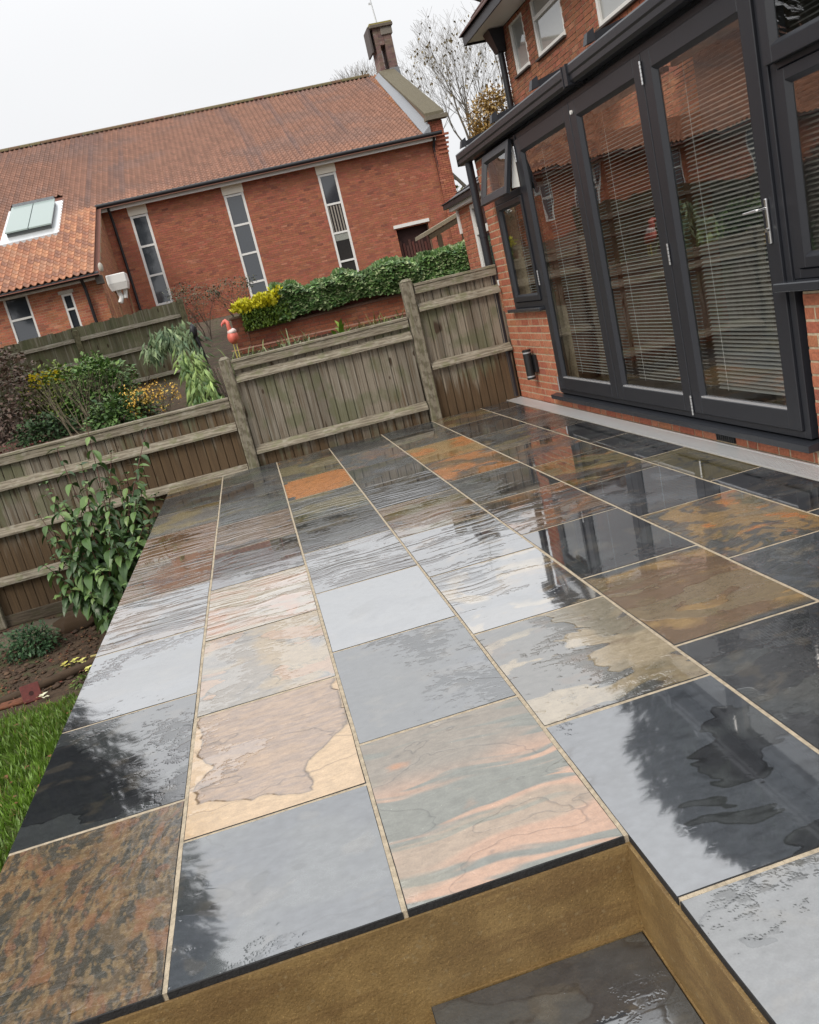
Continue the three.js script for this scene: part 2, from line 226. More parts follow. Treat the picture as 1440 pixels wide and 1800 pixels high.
put('E-1', [GR, CH, BG, CR], { wet: 0.1 }); put('E0', [GR, [0.08, 0.083, 0.08], CH, CR], { gloss: 0.5, wet: -0.02, rip: 0.25 }); put('E1', [OC, BR, [0.17, 0.13, 0.075], OL], { gloss: 0.5, layers: 3, rip: 0.5, wet: -0.1, edge: GR, col: 0.45 }); put('E2', [CH, GR, BL, CR], { wet: 0.25, rip: 0.3 }); put('E3', [CH, GR, BR, OR], { rip: 3.0, wet: 0, layers: 3 }); put('E4', [GN, CH, GR, CR], { rip: 0.5, wet: 0.05 }); put('E5', [BR, OR, GR, OC], { rip: 0.6, wet: 0, col: 0.48 }); put('E6', [OR, OC, BR, OL], { rip: 0.6, wet: -0.05 }); put('E7', [OL, BR, GR, OC], { rip: 0.5 }); put('E8', [GR, CH, GN, CR], { rip: 0.3 });
put('F-1', [GR, CH, BG, CR], {}); put('F0', [GR, CH, BG, OC], { wet: 0.05 }); put('F1', [CH, BG, GR, CR], { gloss: 0.6, wet: 0.05, rip: 0.5, mott: 1 }); put('F2', [OL, OC, GR, OR], { layers: 3.2, wet: -0.05, rip: 0.5, mott: 1 }); put('F3', [CH, BG, BL, CR], { wet: 0.2, rip: 0.5 }); put('F4', [OL, OC, CH, OR], { layers: 3, rip: 0.7, wet: 0 }); put('F5', [CH, BR, GR, OR], { rip: 0.5, wet: 0.15 }); put('F6', [CH, OL, GR, OC], { rip: 0.6, wet: 0.1 }); put('F7', [CH, GR, BL, CR], { wet: 0.2, rip: 0.3 }); put('F8', [OL, BR, GR, OC], { rip: 0.4 });
for (let k = -1; k <= 9; k++) put('G' + k, [k % 3 === 1 ? CH : BL, GR, k % 3 ? CH : OL, CR], { wet: 0.12, rip: 0.4 });
put('T', [CH, [0.05, 0.054, 0.058], GR, CR], { gloss: 0.4, wet: 0.0, rip: 0.25 });

const XS = { A: [-1.205, -0.604], B: [-0.596, 0.006], C: [0.014, 0.611], D: [0.619, 1.226], E: [1.234, 1.832], F: [1.84, 2.42], G: [2.428, 2.762] };
const slabs = [];
for (const c of 'ABCDEFG') {
  const odd = 'BDF'.includes(c);
  const cuts = odd ? [-2.52, -3.425, -4.33, -5.235, -6.14, -7.045, -7.95, -8.855, -9.64] : [-2.785, -3.69, -4.595, -5.5, -6.405, -7.31, -8.215, -9.12, -9.64];
  if (c === 'A' || c === 'B' || c === 'C') cuts.unshift(-1.88); else if (odd) cuts.unshift(-0.71, -1.615); else cuts.unshift(-0.975, -1.88);
  const k0 = 'ABC'.includes(c) ? 0 : -1;
  for (let i = 0; i < cuts.length - 1; i++) slabs.push({ id: c + (i + k0), x0: XS[c][0], x1: XS[c][1], z0: cuts[i + 1] + 0.0045, z1: cuts[i] - (i === 0 ? 0 : 0.0045), y: 0 });
}
slabs.push({ id: 'T', x0: 0.008, x1: 0.604, z0: -1.868, z1: -0.972, y: -0.285 });

const CW = 384, CHT = 256, NC = 5, NR = 8, AW = 2048, AH = 2048, atlases = [];
function atlas(k) { while (atlases.length <= k) atlases.push({ col: new Uint8Array(AW * AH * 4), prop: new Uint8Array(AW * AH * 4), h: new Float32Array(AW * AH) }); return atlases[k]; }
function paintSlab(n, sp, seed) {
  const A = atlas(Math.floor(n / 40)), q = n % 40, ox = (q % NC) * CW, oy = Math.floor(q / NC) * CHT, sx = seed * 13.37, sy = seed * 7.91, P = sp.pal;
  for (let j = 0; j < CHT; j++) for (let i = 0; i < CW; i++) {
    const X = j * 0.6 / CHT, Z = i * 0.9 / CW;                         // metres across, along
    const w1 = vn(X * 5 + sx, Z * 5 + sy) - 0.5, w2 = vn(X * 5 + sx + 50, Z * 5 + sy + 31) - 0.5;
    const Xw = X + 0.09 * w1, Zw = Z + 0.09 * w2;
    const T = fbm(Xw * 1.9 + sx, Zw * 3.4 + sy, 5) * sp.layers * 2 + 0.13, fl = Math.floor(T), fr = T - fl;
    const lay = hash2(fl + 11, Math.floor(seed * 31)), edge = 1 - ss(0, 0.05, fr) ;
    const rip = fbm(Xw * 3.0 + sy, Zw * 30 + sx, 3) - 0.5, fine = vn(X * 330, Z * 330), mid = fbm(X * 38 + sx, Z * 60 + sy, 3);
    const big = fbm(Xw * 4.2 + sx + 9, Zw * 4.6 + sy + 4, 4);
    let c, h = (fl + ss(0, 0.09, fr)) * 0.8, crack = 0;
    if (sp.type === 'stripe') {
      const b = fbm(Zw * 16 + 0.8 * Xw * 3 + sy, Xw * 2.1 + sx, 3), b2 = fbm(Zw * 7 + sx, Xw * 1.4 + sy, 2);
      c = mix3(P[0], P[1], ss(0.47, 0.57, b) * (sp.near ? 0.2 + 0.8 * ss(0.66, 0.46, Z + 0.1 * w1) : 1)); c = mix3(c, P[2], ss(0.5, 0.62, b2) * 0.6); c = mix3(c, P[3], ss(0.66, 0.8, fbm(Xw * 5 + sx, Zw * 8 + sy + 70, 4)) * 0.7);
      h += ss(0.42, 0.48, b) * 0.5;
    } else if (sp.type === 'spall') {
      const nz = fbm(X * 8 + sx, Z * 8 + sy, 5) - 0.5, d = sp.ledge ? 0.11 + Math.min(Z - 0.1 - 0.08 * ss(0.25, 0, X) - 0.03 * Math.sin(X * 11), (0.6 - X) - 0.17 * ss(0.48, 0.2, Z) - 0.015, X - 0.03 - 0.05 * ss(0.12, 0, Math.abs(Z - 0.42))) + 0.09 * nz : Math.min(X, 0.6 - X) * 1.5 + Math.min(Z, 0.9 - Z) * 0.6 + 0.34 * (fbm(X * 6 + sx, Z * 6 + sy, 4) - 0.5), m = ss(0.105, 0.118, d);
      c = mix3(sp.alt || P[2], mix3(P[0], P[1], ss(0.4, 0.6, fbm(X * 20 + sx, Z * 70 + sy, 3))), m);
      h = m * 2.2; crack = (1 - Math.abs(ss(0.10, 0.123, d) * 2 - 1)); c = mix3(c, P[3], ss(0.62, 0.75, big) * 0.35);
    } else {
      c = mix3(P[0], P[1], ss(sp.col - 0.1, sp.col + 0.1, big)); c = mix3(c, P[2], lay > 0.45 ? 0.85 * ss(0.02, 0.1, fr) : 0.12);
      const fk = fbm(Xw * 9 + sx + 3, Zw * 13 + sy + 8, 4); c = mix3(c, P[3], ss(0.6, 0.74, fk) * (sp.mott ? 0.9 : 0.35) * (P[3] === CR ? 0.25 : 1));
      if (sp.mott === 2) { const f2 = fbm(Xw * 44 + sx, Zw * 17 + sy, 5), f3 = fbm(Xw * 80 + sy, Zw * 40 + sx, 4), f4 = fbm(Xw * 9 + 40 + sx, Zw * 5 + sy, 5); c = mix3([0.115, 0.085, 0.052], [0.175, 0.105, 0.052], ss(0.4, 0.62, f4)); c = mix3(c, [0.05, 0.05, 0.042], ss(0.42, 0.6, f2) * 0.85); c = mix3(c, [0.235, 0.165, 0.085], ss(0.53, 0.68, f3) * 0.6); c = mix3(c, [0.21, 0.095, 0.05], ss(0.6, 0.7, fbm(Xw * 21 + 11, Zw * 12 + sy, 4)) * 0.5); h += (f2 - 0.5) * 1.1 + (f3 - 0.5) * 0.5; } else if (sp.mott) { const f2 = fbm(Xw * 24 + sx, Zw * 30 + sy, 3); c = mix3(c, P[1], ss(0.5, 0.62, f2) * 0.65); c = mix3(c, P[2], ss(0.58, 0.7, fbm(Xw * 15 + 40 + sx, Zw * 12 + sy, 3)) * 0.7); }
      if (sp.edge) { const e = Math.min(Z, 0.9 - Z) + 0.2 * (big - 0.5); c = mix3(sp.edge, c, ss(0.0, 0.06, e)); }
    }
    const ln = edge * ss(0.0, 0.012, fr + 0.004); crack = Math.max(crack, ln * 0.7);
    let t = (0.8 + 0.4 * mid) * (0.88 + 0.24 * fine) * (1 - 0.62 * crack);
    const rt = rip * sp.rip * 8 + 40.3 + (mid - 0.5) * 0.5, rf = Math.floor(rt), rr = rt - rf; h += (rf - 40 + ss(0, 0.14, rr)) * 0.42 + rip * sp.rip * 0.12 + mid * 0.25 + fine * 0.03 - crack * 0.5;
    // standing water: level film where the stone lies low, ragged at its edge
    const wn = sp.wet * 1.6 + (fbm(X * 2.6 + sx + 21, Z * 2.2 + sy + 63, 3) - 0.5) * 1.5 - (rip * Math.min(sp.rip, 1)) * 1.2 + (mid - 0.5) * 0.5 + (fine - 0.5) * 0.16;
    const wtr = ss(-0.03, 0.05, wn);
    const o = ((oy + j) * AW + ox + i), o4 = o * 4;
    A.col[o4] = sb(c[0] * t); A.col[o4 + 1] = sb(c[1] * t); A.col[o4 + 2] = sb(c[2] * t); A.col[o4 + 3] = 255;
    A.prop[o4] = 255 * (0.04 + 0.96 * wtr); A.prop[o4 + 1] = 255 * lerp((sp.rough ?? 0.2) + 0.12 * (fine - 0.5) + 0.1 * (mid - 0.5), 0.04, wtr); A.prop[o4 + 3] = 255 * Math.min(1, 0.75 * (sp.gloss ?? 0.9) + 0.06 * (mid - 0.5));
    A.h[o] = T * 0.2 + (h - T * 0.8) * (1 - 0.9 * wtr);
  }
  return [Math.floor(n / 40), ox, oy];
}
for (const id in S) { const k = +id.slice(1); if (k >= 6) { S[id].wet -= 0.22; S[id].rough = 0.27; S[id].gloss = 0.5; } else if (k === 5) { S[id].wet -= 0.1; S[id].rough = 0.22; } }
const cells = slabs.map((s, n) => paintSlab(n, S[s.id] || S.G0, n * 3.7 + 2.1));
const slabMats = atlases.map((A) => {
  const mk = (d, f, ty, srgb) => { const t = new THREE.DataTexture(d, AW, AH, f, ty); t.magFilter = THREE.LinearFilter; t.minFilter = THREE.LinearFilter; if (srgb) t.colorSpace = THREE.SRGBColorSpace; t.needsUpdate = true; return t; };
  const col = mk(A.col, THREE.RGBAFormat, THREE.UnsignedByteType, true), prop = mk(A.prop, THREE.RGBAFormat, THREE.UnsignedByteType), bump = mk(A.h, THREE.RedFormat, THREE.FloatType);
  return phy({ map: col, roughness: 1, roughnessMap: prop, clearcoat: 1, clearcoatMap: prop, clearcoatRoughness: 0.02, bumpMap: bump, bumpScale: 0.00075, ior: 2.33, specularIntensity: 3.2, specularIntensityMap: prop });
});
const slabEdge = std({ color: C(0.02, 0.02, 0.021), roughness: 0.75, map: gm, bumpMap: gb4, bumpScale: 0.004 });
function slabMesh(s, n, parent, name) {
  const [ai, ox, oy] = cells[n], g = new GB(), r = rng(n * 17 + 5), ch = 0.0022, th = 0.022, L = s.z1 - s.z0, Wd = s.x1 - s.x0, cx = (s.x0 + s.x1) / 2, cz = (s.z0 + s.z1) / 2;
  const tx = (r() - 0.5) * 0.005, tz = (r() - 0.5) * 0.0040, Y = (x, z) => s.y + 0.0004 + (x - cx) * tx + (z - cz) * tz;
  const uv = (x, z) => [(ox + 2 + (s.z1 - z) / 0.9 * (CW - 4)) / AW, (oy + 2 + (x - s.x0) / 0.6 * (CHT - 4) * Math.min(1, 0.6 / Wd)) / AH];
  const cn = [[s.x0, s.z1], [s.x1, s.z1], [s.x1, s.z0], [s.x0, s.z0]], NS = 5, c = []; // hand-cut outline: slightly uneven edges, knocked corners
  for (let k = 0; k < 4; k++) for (let q = 0; q < NS; q++) { const A = cn[k], B = cn[(k + 1) % 4], t = q / NS, w = q ? 0.0012 + 0.0022 * r() : 0.002; let x = lerp(A[0], B[0], t), z = lerp(A[1], B[1], t); x += Math.sign(cx - x) * w * (q && k % 2 === 0 ? 0 : 1); z += Math.sign(cz - z) * w * (q && k % 2 === 1 ? 0 : 1); c.push([x, z]); }
  const inn = c.map(([x, z]) => { const e = ch * (0.6 + 0.9 * r()); return [x + Math.sign(cx - x) * (Math.abs(cx - x) > Wd / 2 - 0.008 ? e : 0), z + Math.sign(cz - z) * (Math.abs(cz - z) > L / 2 - 0.008 ? e : 0)]; });
  const M = c.length, top = inn.map(([x, z]) => [x, Y(x, z), z]), rim = c.map(([x, z], k) => [x, top[k][1] - ch, z]), bot = c.map(([x, z]) => [x, s.y - th, z]), mid = [cx, Y(cx, cz), cz], un = [-tx * 0.6, 1, 0.018 - tz * 0.9].map((v, q, w) => v / Math.hypot(...w)); // no real fall: normals leaned towards the step to lift the mirrored sky
  const un0 = 0; const kc = g.vert(mid, un, [1, 1, 1], uv(cx, cz)); top.forEach((p) => g.vert(p, un, [1, 1, 1], uv(p[0], p[2]))); for (let k = 0; k < M; k++) g.i.push(kc, kc + 1 + k, kc + 1 + (k + 1) % M);
  const nTop = g.i.length;
  for (let k = 0; k < M; k++) { const m = (k + 1) % M; g.quad(rim[k], rim[m], top[m], top[k]); g.quad(bot[k], bot[m], rim[m], rim[k]); }
    const m = g.build(name, [slabMats[ai], slabEdge], parent); m.geometry.addGroup(0, nTop, 0); m.geometry.addGroup(nTop, g.i.length - nTop, 1); return m;
}
const patio = structure('patio', 'wet multicoloured slate paving with pale mortar joints', 'patio', [0, 0, -5]);
slabs.forEach((s, n) => { if (s.id !== 'T') slabMesh(s, n, patio, 'paving_slab'); });
const grout = std({ color: C(0.56, 0.47, 0.34), roughness: 0.9, map: gm, bumpMap: gb4, bumpScale: 0.002 });
new GB().box(-1.2, 2.762, -0.0224, -0.0016, -9.645, -1.884).box(0.625, 2.762, -0.0224, -0.0016, -1.8835, -0.72).build('mortar_joint', grout, patio);
const renderTex = tex(512, 512, (x, y) => { const n = pn(x / 64, y / 64, 8, 4), s = pn(x / 128 + 4, y / 20, 4, 3), k = hash2(x, y); let c = mix3([0.205, 0.128, 0.046], [0.285, 0.185, 0.07], ss(0.3, 0.7, n)); c = mix3(c, [0.16, 0.092, 0.034], ss(0.5, 0.75, s) * 0.6); c = mix3(c, [0.30, 0.22, 0.11], ss(0.72, 0.8, pn(x / 9 + 2, y / 9 + 6, 57, 3)) * 0.5); const t = 0.72 + 0.5 * k * pn(x / 4, y / 4, 128, 2) + (k > 0.997 ? 1.2 : k < 0.01 ? -0.3 : 0); return c.map((v) => v * t); });
const renderMat = std({ map: rep(renderTex, 1.1), roughness: 0.62, bumpMap: rep(grainBump, 5), bumpScale: 0.0022 });
// the body that carries the patio: sand and cement render
new GB().box(-1.17, 2.762, -1.02, -0.0225, -9.6, -1.875).box(0.611, 2.762, -1.02, -0.0225, -1.8745, -0.5).build('rendered_wall', renderMat, patio);

// step in the corner
const step = thing('garden_step', 'dark slate step in the corner of the brown rendered patio wall', 'step', [0.3, -1.02, -1.4]);
new GB().box(0.0, 0.6105, -1.02, -0.31, -1.8745, -0.98).build('step_body', renderMat, step);
slabMesh(slabs[slabs.length - 1], slabs.length - 1, step, 'tread_slab');
new GB().box(0.003, 0.6105, -0.309, -0.282, -1.8745, -1.8685).box(0.6045, 0.6105, -0.309, -0.284, -1.868, -0.975).build('mortar_fillet', renderMat, step);

// linear drain along the house
{
  const d = thing('drain_channel', 'galvanised slotted drain channel along the foot of the brick wall', 'drain', [2.86, 0, -5.5]);
  for (let k = 0; k < 10; k++) {
    const z1 = -0.72 - k * 0.9, z0 = z1 - 0.895; const g = new GB();
    g.box(2.768, 2.782, -0.03, 0.005, z0, z1).box(2.93, 2.944, -0.03, 0.005, z0, z1); const n = 34, st = 0.895 / n;
    for (let i = 0; i < n; i++) g.box(2.7825, 2.9295, -0.012, 0.002, z0 + i * st, z0 + i * st + st * 0.52);
    g.build('grate', galv, d);
  }
  new GB().box(2.768, 2.944, -0.12, -0.06, -9.68, -0.72).build('channel', blackMetal, d);
}

// ------------------------------------------------------------------ lower garden on the left
{
  const lawnTex = tex(512, 512, (x, y) => { const n = pn(x / 32, y / 32, 16, 4), k = hash2(x, y); const c = mix3([0.035, 0.055, 0.01], [0.09, 0.12, 0.02], n); return c.map((v) => v * (0.6 + 0.7 * k)); });
  const g = new GB(); g.quad([-8, -1.014, -1], [-1.3, -1.014, -1], [-1.3, -1.014, -6.95], [-8, -1.014, -6.7]);
  const m = single('lawn', g, std({ map: rep(lawnTex, 1.4), roughness: 1 }), 'bright green lawn beside the raised patio', 'lawn', [-3, -1.014, -4], 'structure');
  const r = rng(31), N = 26000, bl = new GB();
  bl.tri([-0.004, 0, 0], [0.004, 0, 0], [0.006, 0.035, 0.006]); bl.quad([-0.004, 0, 0], [0.004, 0, 0], [0.008, 0.03, 0.006], [0.0015, 0.03, 0.006]); bl.tri([0.0015, 0.03, 0.006], [0.008, 0.03, 0.006], [0.012, 0.055, 0.02]);
  const im = new THREE.InstancedMesh(bl.geometry(), phy({ vertexColors: false, color: 0xffffff, roughness: 0.5, side: THREE.DoubleSide, transmission: 0.3, thickness: 0 }), N), M = new THREE.Matrix4(), q = new THREE.Quaternion(), e = new THREE.Euler(), c = new THREE.Color();
  for (let i = 0; i < N; i++) { const x = -1.28 - r() * 2.6, z = -3 - r() * 4.0, n = fbm(x * 3, z * 3, 3), sc = (0.6 + 0.9 * r()) * (z < -6.6 ? 0.7 : 1); e.set((r() - 0.5) * 0.9, r() * 6.28, (r() - 0.5) * 0.9); q.setFromEuler(e); M.compose(V(x, -1.016, z + 0.15 * n), q, V(sc * 1.3, sc * 1.25, sc)); im.setMatrixAt(i, M); const b = 0.5 + 0.85 * n + 0.3 * r(), dry = r() < 0.05 + 0.35 * ss(0.5, 0.7, fbm(x * 1.7 + 5, z * 1.7, 3)); c.setRGB(dry ? 0.3 * b : 0.15 * b, dry ? 0.26 * b : 0.27 * b, dry ? 0.09 * b : 0.03 * b); im.setColorAt(i, c); }
  im.name = 'lawn_grass'; im.userData = { label: 'short green grass blades of the lawn', category: 'grass', kind: 'stuff' }; im.castShadow = im.receiveShadow = true; scene.add(im);
  // soil crumbs and leaf litter on the flower bed
  const cr = new GB(), r2 = rng(8);
  for (let i = 0; i < 1500; i++) { const x = -1.3 - r2() * 2.6, z = -7.25 - r2() * 2.3, s = 0.006 + 0.022 * r2() * r2(); cr.blob([x, -1.018 + s * 0.4, z], [s * (1 + r2()), s * 0.8, s * (1 + r2())], 5, 3, mix3([0.06, 0.035, 0.02], [0.2, 0.12, 0.07], r2() * r2())); }
  for (let i = 0; i < 900; i++) { const x = -1.3 - r2() * 2.6, z = -7.0 - r2() * 2.5, a = r2() * 6.28, k = r2(), col = k < 0.6 ? [0.14, 0.06, 0.03] : k < 0.85 ? [0.25, 0.13, 0.05] : [0.2, 0.05, 0.03]; cr.leaf([x, -1.0 + r2() * 0.02, z], [Math.cos(a), (r2() - 0.5) * 0.5, Math.sin(a)], [0, 1, 0], 0.02 + 0.03 * r2(), 0.015 + 0.02 * r2(), col); }
  for (let i = 0; i < 46; i++) { const a = r2() * 6.28; cr.leaf([-1.35 - r2() * 1.6, -0.975 + r2() * 0.015, -4 - r2() * 2.9], [Math.cos(a), (r2() - 0.5) * 0.4, Math.sin(a)], [0, 1, 0], 0.035 + 0.03 * r2(), 0.03, [0.2 + 0.1 * r2(), 0.11, 0.045]); }
  const lit = single('leaf_litter', cr, vc, 'brown soil crumbs and dead leaves on the flower bed', 'leaf litter', [-2.5, -1.02, -8.3], 'stuff');
  // log edging, brick, old concrete
  const lg = new GB(), pts = [], rad = []; for (let i = 0; i <= 14; i++) { const t = i / 14; pts.push([-4.4 + t * 3.05, -0.985 + 0.012 * Math.sin(t * 9), -6.75 - t * 0.95 + 0.02 * Math.sin(t * 14)]); rad.push(0.04 + 0.006 * Math.sin(i * 2.1)); }
  lg.tube(pts, rad, 9, [0.085, 0.055, 0.033]); single('edging_log', lg, bark, 'long brown log edging the flower bed', 'log', [-2.9, -1.02, -7.3]);
  const b = thing('red_tile', 'dark red clay tile leaning at the edge of the lawn', 'tile', [-2.43, -1.02, -7.1]); const bg = new GB().cbox(-0.075, 0.075, 0, 0.15, -0.012, 0.012, 0.004, [0.17, 0.028, 0.02]); const bm = new THREE.Mesh(bg.geometry(), std({ vertexColors: true, roughness: 0.5, map: gm })); bm.name = 'tile_body'; bm.rotation.set(-0.5, 0.35, 0.12); b.add(bm); const hl = new THREE.Mesh(new GB().tube([[0, 0.07, 0.0125], [0, 0.07, 0.0135]], 0.02, 12, [0.05, 0.012, 0.01]).geometry(), vc); hl.name = 'centre_hole'; hl.rotation.copy(bm.rotation); b.add(hl);
  const cg = new GB(); for (let i = 0; i < 5; i++) cg.cbox(-3.66 + i * 0.235, -3.66 + i * 0.235 + 0.22, -1.02, -0.975, -7.12 + i * 0.02, -7.02 + i * 0.02, 0.012, [0.24, 0.085, 0.05]);
  { const e = thing('brick_edging', 'row of red bricks sunk along the lawn edge', 'brick edging', [-3.1, -1.02, -7.07]); for (let i = 0; i < 5; i++) { const x = -3.66 + i * 0.235; new GB().cbox(x, x + 0.22, -1.02, -0.985, -7.14 - i * 0.015, -7.04 - i * 0.015, 0.012, brickCol(rng(i + 3), [0.26, 0.085, 0.05])).build('brick', vcBrick, e); } }
  const cc = new GB(); cc.blob([-2.95, -1.0, -9.05], [0.55, 0.09, 0.3], 14, 8, [0.24, 0.2, 0.14], (d) => 0.85 + 0.3 * vn(d[0] * 4 + 9, d[2] * 4 + 5)); single('concrete_lump', cc, std({ vertexColors: true, roughness: 0.95, map: gm, bumpMap: gb4, bumpScale: 0.01 }), 'rough pale concrete lump at the foot of the fence', 'concrete', [-2.95, -1.02, -9.05]);
  { const rr = rng(66); const rk = new GB(); rk.blob([-2.35, -0.97, -8.95], [0.26, 0.13, 0.18], 12, 8, [0.16, 0.1, 0.055], (d) => 0.75 + 0.5 * vn(d[0] * 5 + 2, d[2] * 5 + d[1] * 3 + 5)); single('dry_plant_clump', rk, std({ vertexColors: true, roughness: 1, map: gm, bumpMap: gb4, bumpScale: 0.02 }), 'brown earthy clump below the leafy shrub', 'soil clump', [-2.35, -1.02, -8.95]); }
  [[-2.2, -7.75, [0.62, 0.6, 0.16]], [-2.12, -7.68, [0.66, 0.62, 0.2]], [-2.28, -7.72, [0.55, 0.5, 0.12]], [-2.02, -7.42, [0.7, 0.68, 0.22]], [-2.08, -7.5, [0.45, 0.55, 0.1]], [-2.33, -7.06, [0.7, 0.7, 0.5]]].forEach(([x, z, col], i) => { const g2 = new GB(), rr = rng(i + 70); for (let k = 0; k < 5; k++) { const a = k * 1.26 + rr(); g2.leaf([x, -1.0 + 0.006 * k, z], [Math.cos(a), 0.25, Math.sin(a)], [0, 1, 0], 0.05, 0.04, col); } single('fallen_petal', g2, foliage, ['pale yellow fallen flower beside the small dark shrub', 'larger pale yellow fallen flower near the log', 'dull yellow fallen flower on the soil', 'pale yellow fallen flower between log and lawn', 'greenish yellow fallen leaf near the lawn corner', 'white petal beside the dark red tile'][i], 'petal', [x, -1.02, z], null, 'fallen petals on the bed'); });
  const tw = new GB().tube([[-2.05, -0.98, -7.72], [-1.85, -0.965, -7.66], [-1.5, -0.97, -7.6]], [0.012, 0.012, 0.009], 6, [0.5, 0.42, 0.16]); single('cut_stem', tw, vc, 'pale yellow cut stem lying on the soil against the patio', 'stem', [-1.8, -1.02, -7.66]);
}

// ------------------------------------------------------------------ weathered garden fence behind the patio
function panelTex(x0, x1, y0, y1, W, H, stain, seed, dry = [0.225, 0.195, 0.15], pitch = 0.1) {
  return tex(W, H, (i, j) => {
    const x = lerp(x0, x1, i / W), y = lerp(y0, y1, j / H), b = Math.floor(x / pitch), bt = hash2(b + 40, seed), b2 = hash2(b + 90, seed + 5);
    const gr = fbm(x * 150 + b * 31, y * 3.2 + b * 17, 4), g2 = fbm(x * 45 + b * 11, y * 1.4 + b * 5, 3), k = hash2(i, j);
    let c = dry.map((v) => v * (0.75 + 0.6 * bt)); c = mix3(c, [0.36, 0.33, 0.27], ss(0.52, 0.8, g2) * 0.5); c = mix3(c, [0.12, 0.085, 0.05], ss(0.5, 0.75, gr) * 0.75); c = mix3(c, [0.11, 0.125, 0.055], ss(0.48, 0.75, fbm(x * 6 + seed, y * 5, 4)) * 0.6);
    const kn = vn(x * 14 + b * 7.3, y * 5.1 + seed); c = mix3(c, [0.06, 0.038, 0.022], ss(0.93, 0.97, kn));
    const w = ss(-0.12, 0.16, stain(x, y) + (fbm(x * 34 + seed, y * 2.6, 4) - 0.5) * 0.55 + (b2 - 0.5) * 0.12);
    c = mix3(c, mix3([0.065, 0.041, 0.022], [0.15, 0.095, 0.046], gr), w);
    return c.map((v) => v * (0.85 + 0.3 * k));
  });
}
const railTex = tex(512, 256, (x, y) => { const g = pn(x / 64, y / 5, 8, 3), n = pn(x / 32 + 3, y / 32, 16, 4); let c = mix3([0.29, 0.255, 0.195], [0.165, 0.14, 0.10], ss(0.4, 0.7, g)); c = mix3(c, [0.16, 0.165, 0.08], ss(0.5, 0.75, n) * 0.6); c = mix3(c, [0.42, 0.4, 0.33], ss(0.6, 0.8, pn(x / 20, y / 7 + 9, 16, 2)) * 0.4); return c.map((v) => v * (0.85 + 0.3 * hash2(x, y))); });
const railMat = std({ map: rep(railTex, 0.8, 2.5), roughness: 0.85, bumpMap: rep(grainBump, 2, 12), bumpScale: 0.003 });
const postMat = std({ map: rep(railTex, 4, 0.6), color: C(0.8, 0.8, 0.78), roughness: 0.9, bumpMap: rep(grainBump, 10, 1.2), bumpScale: 0.004 });
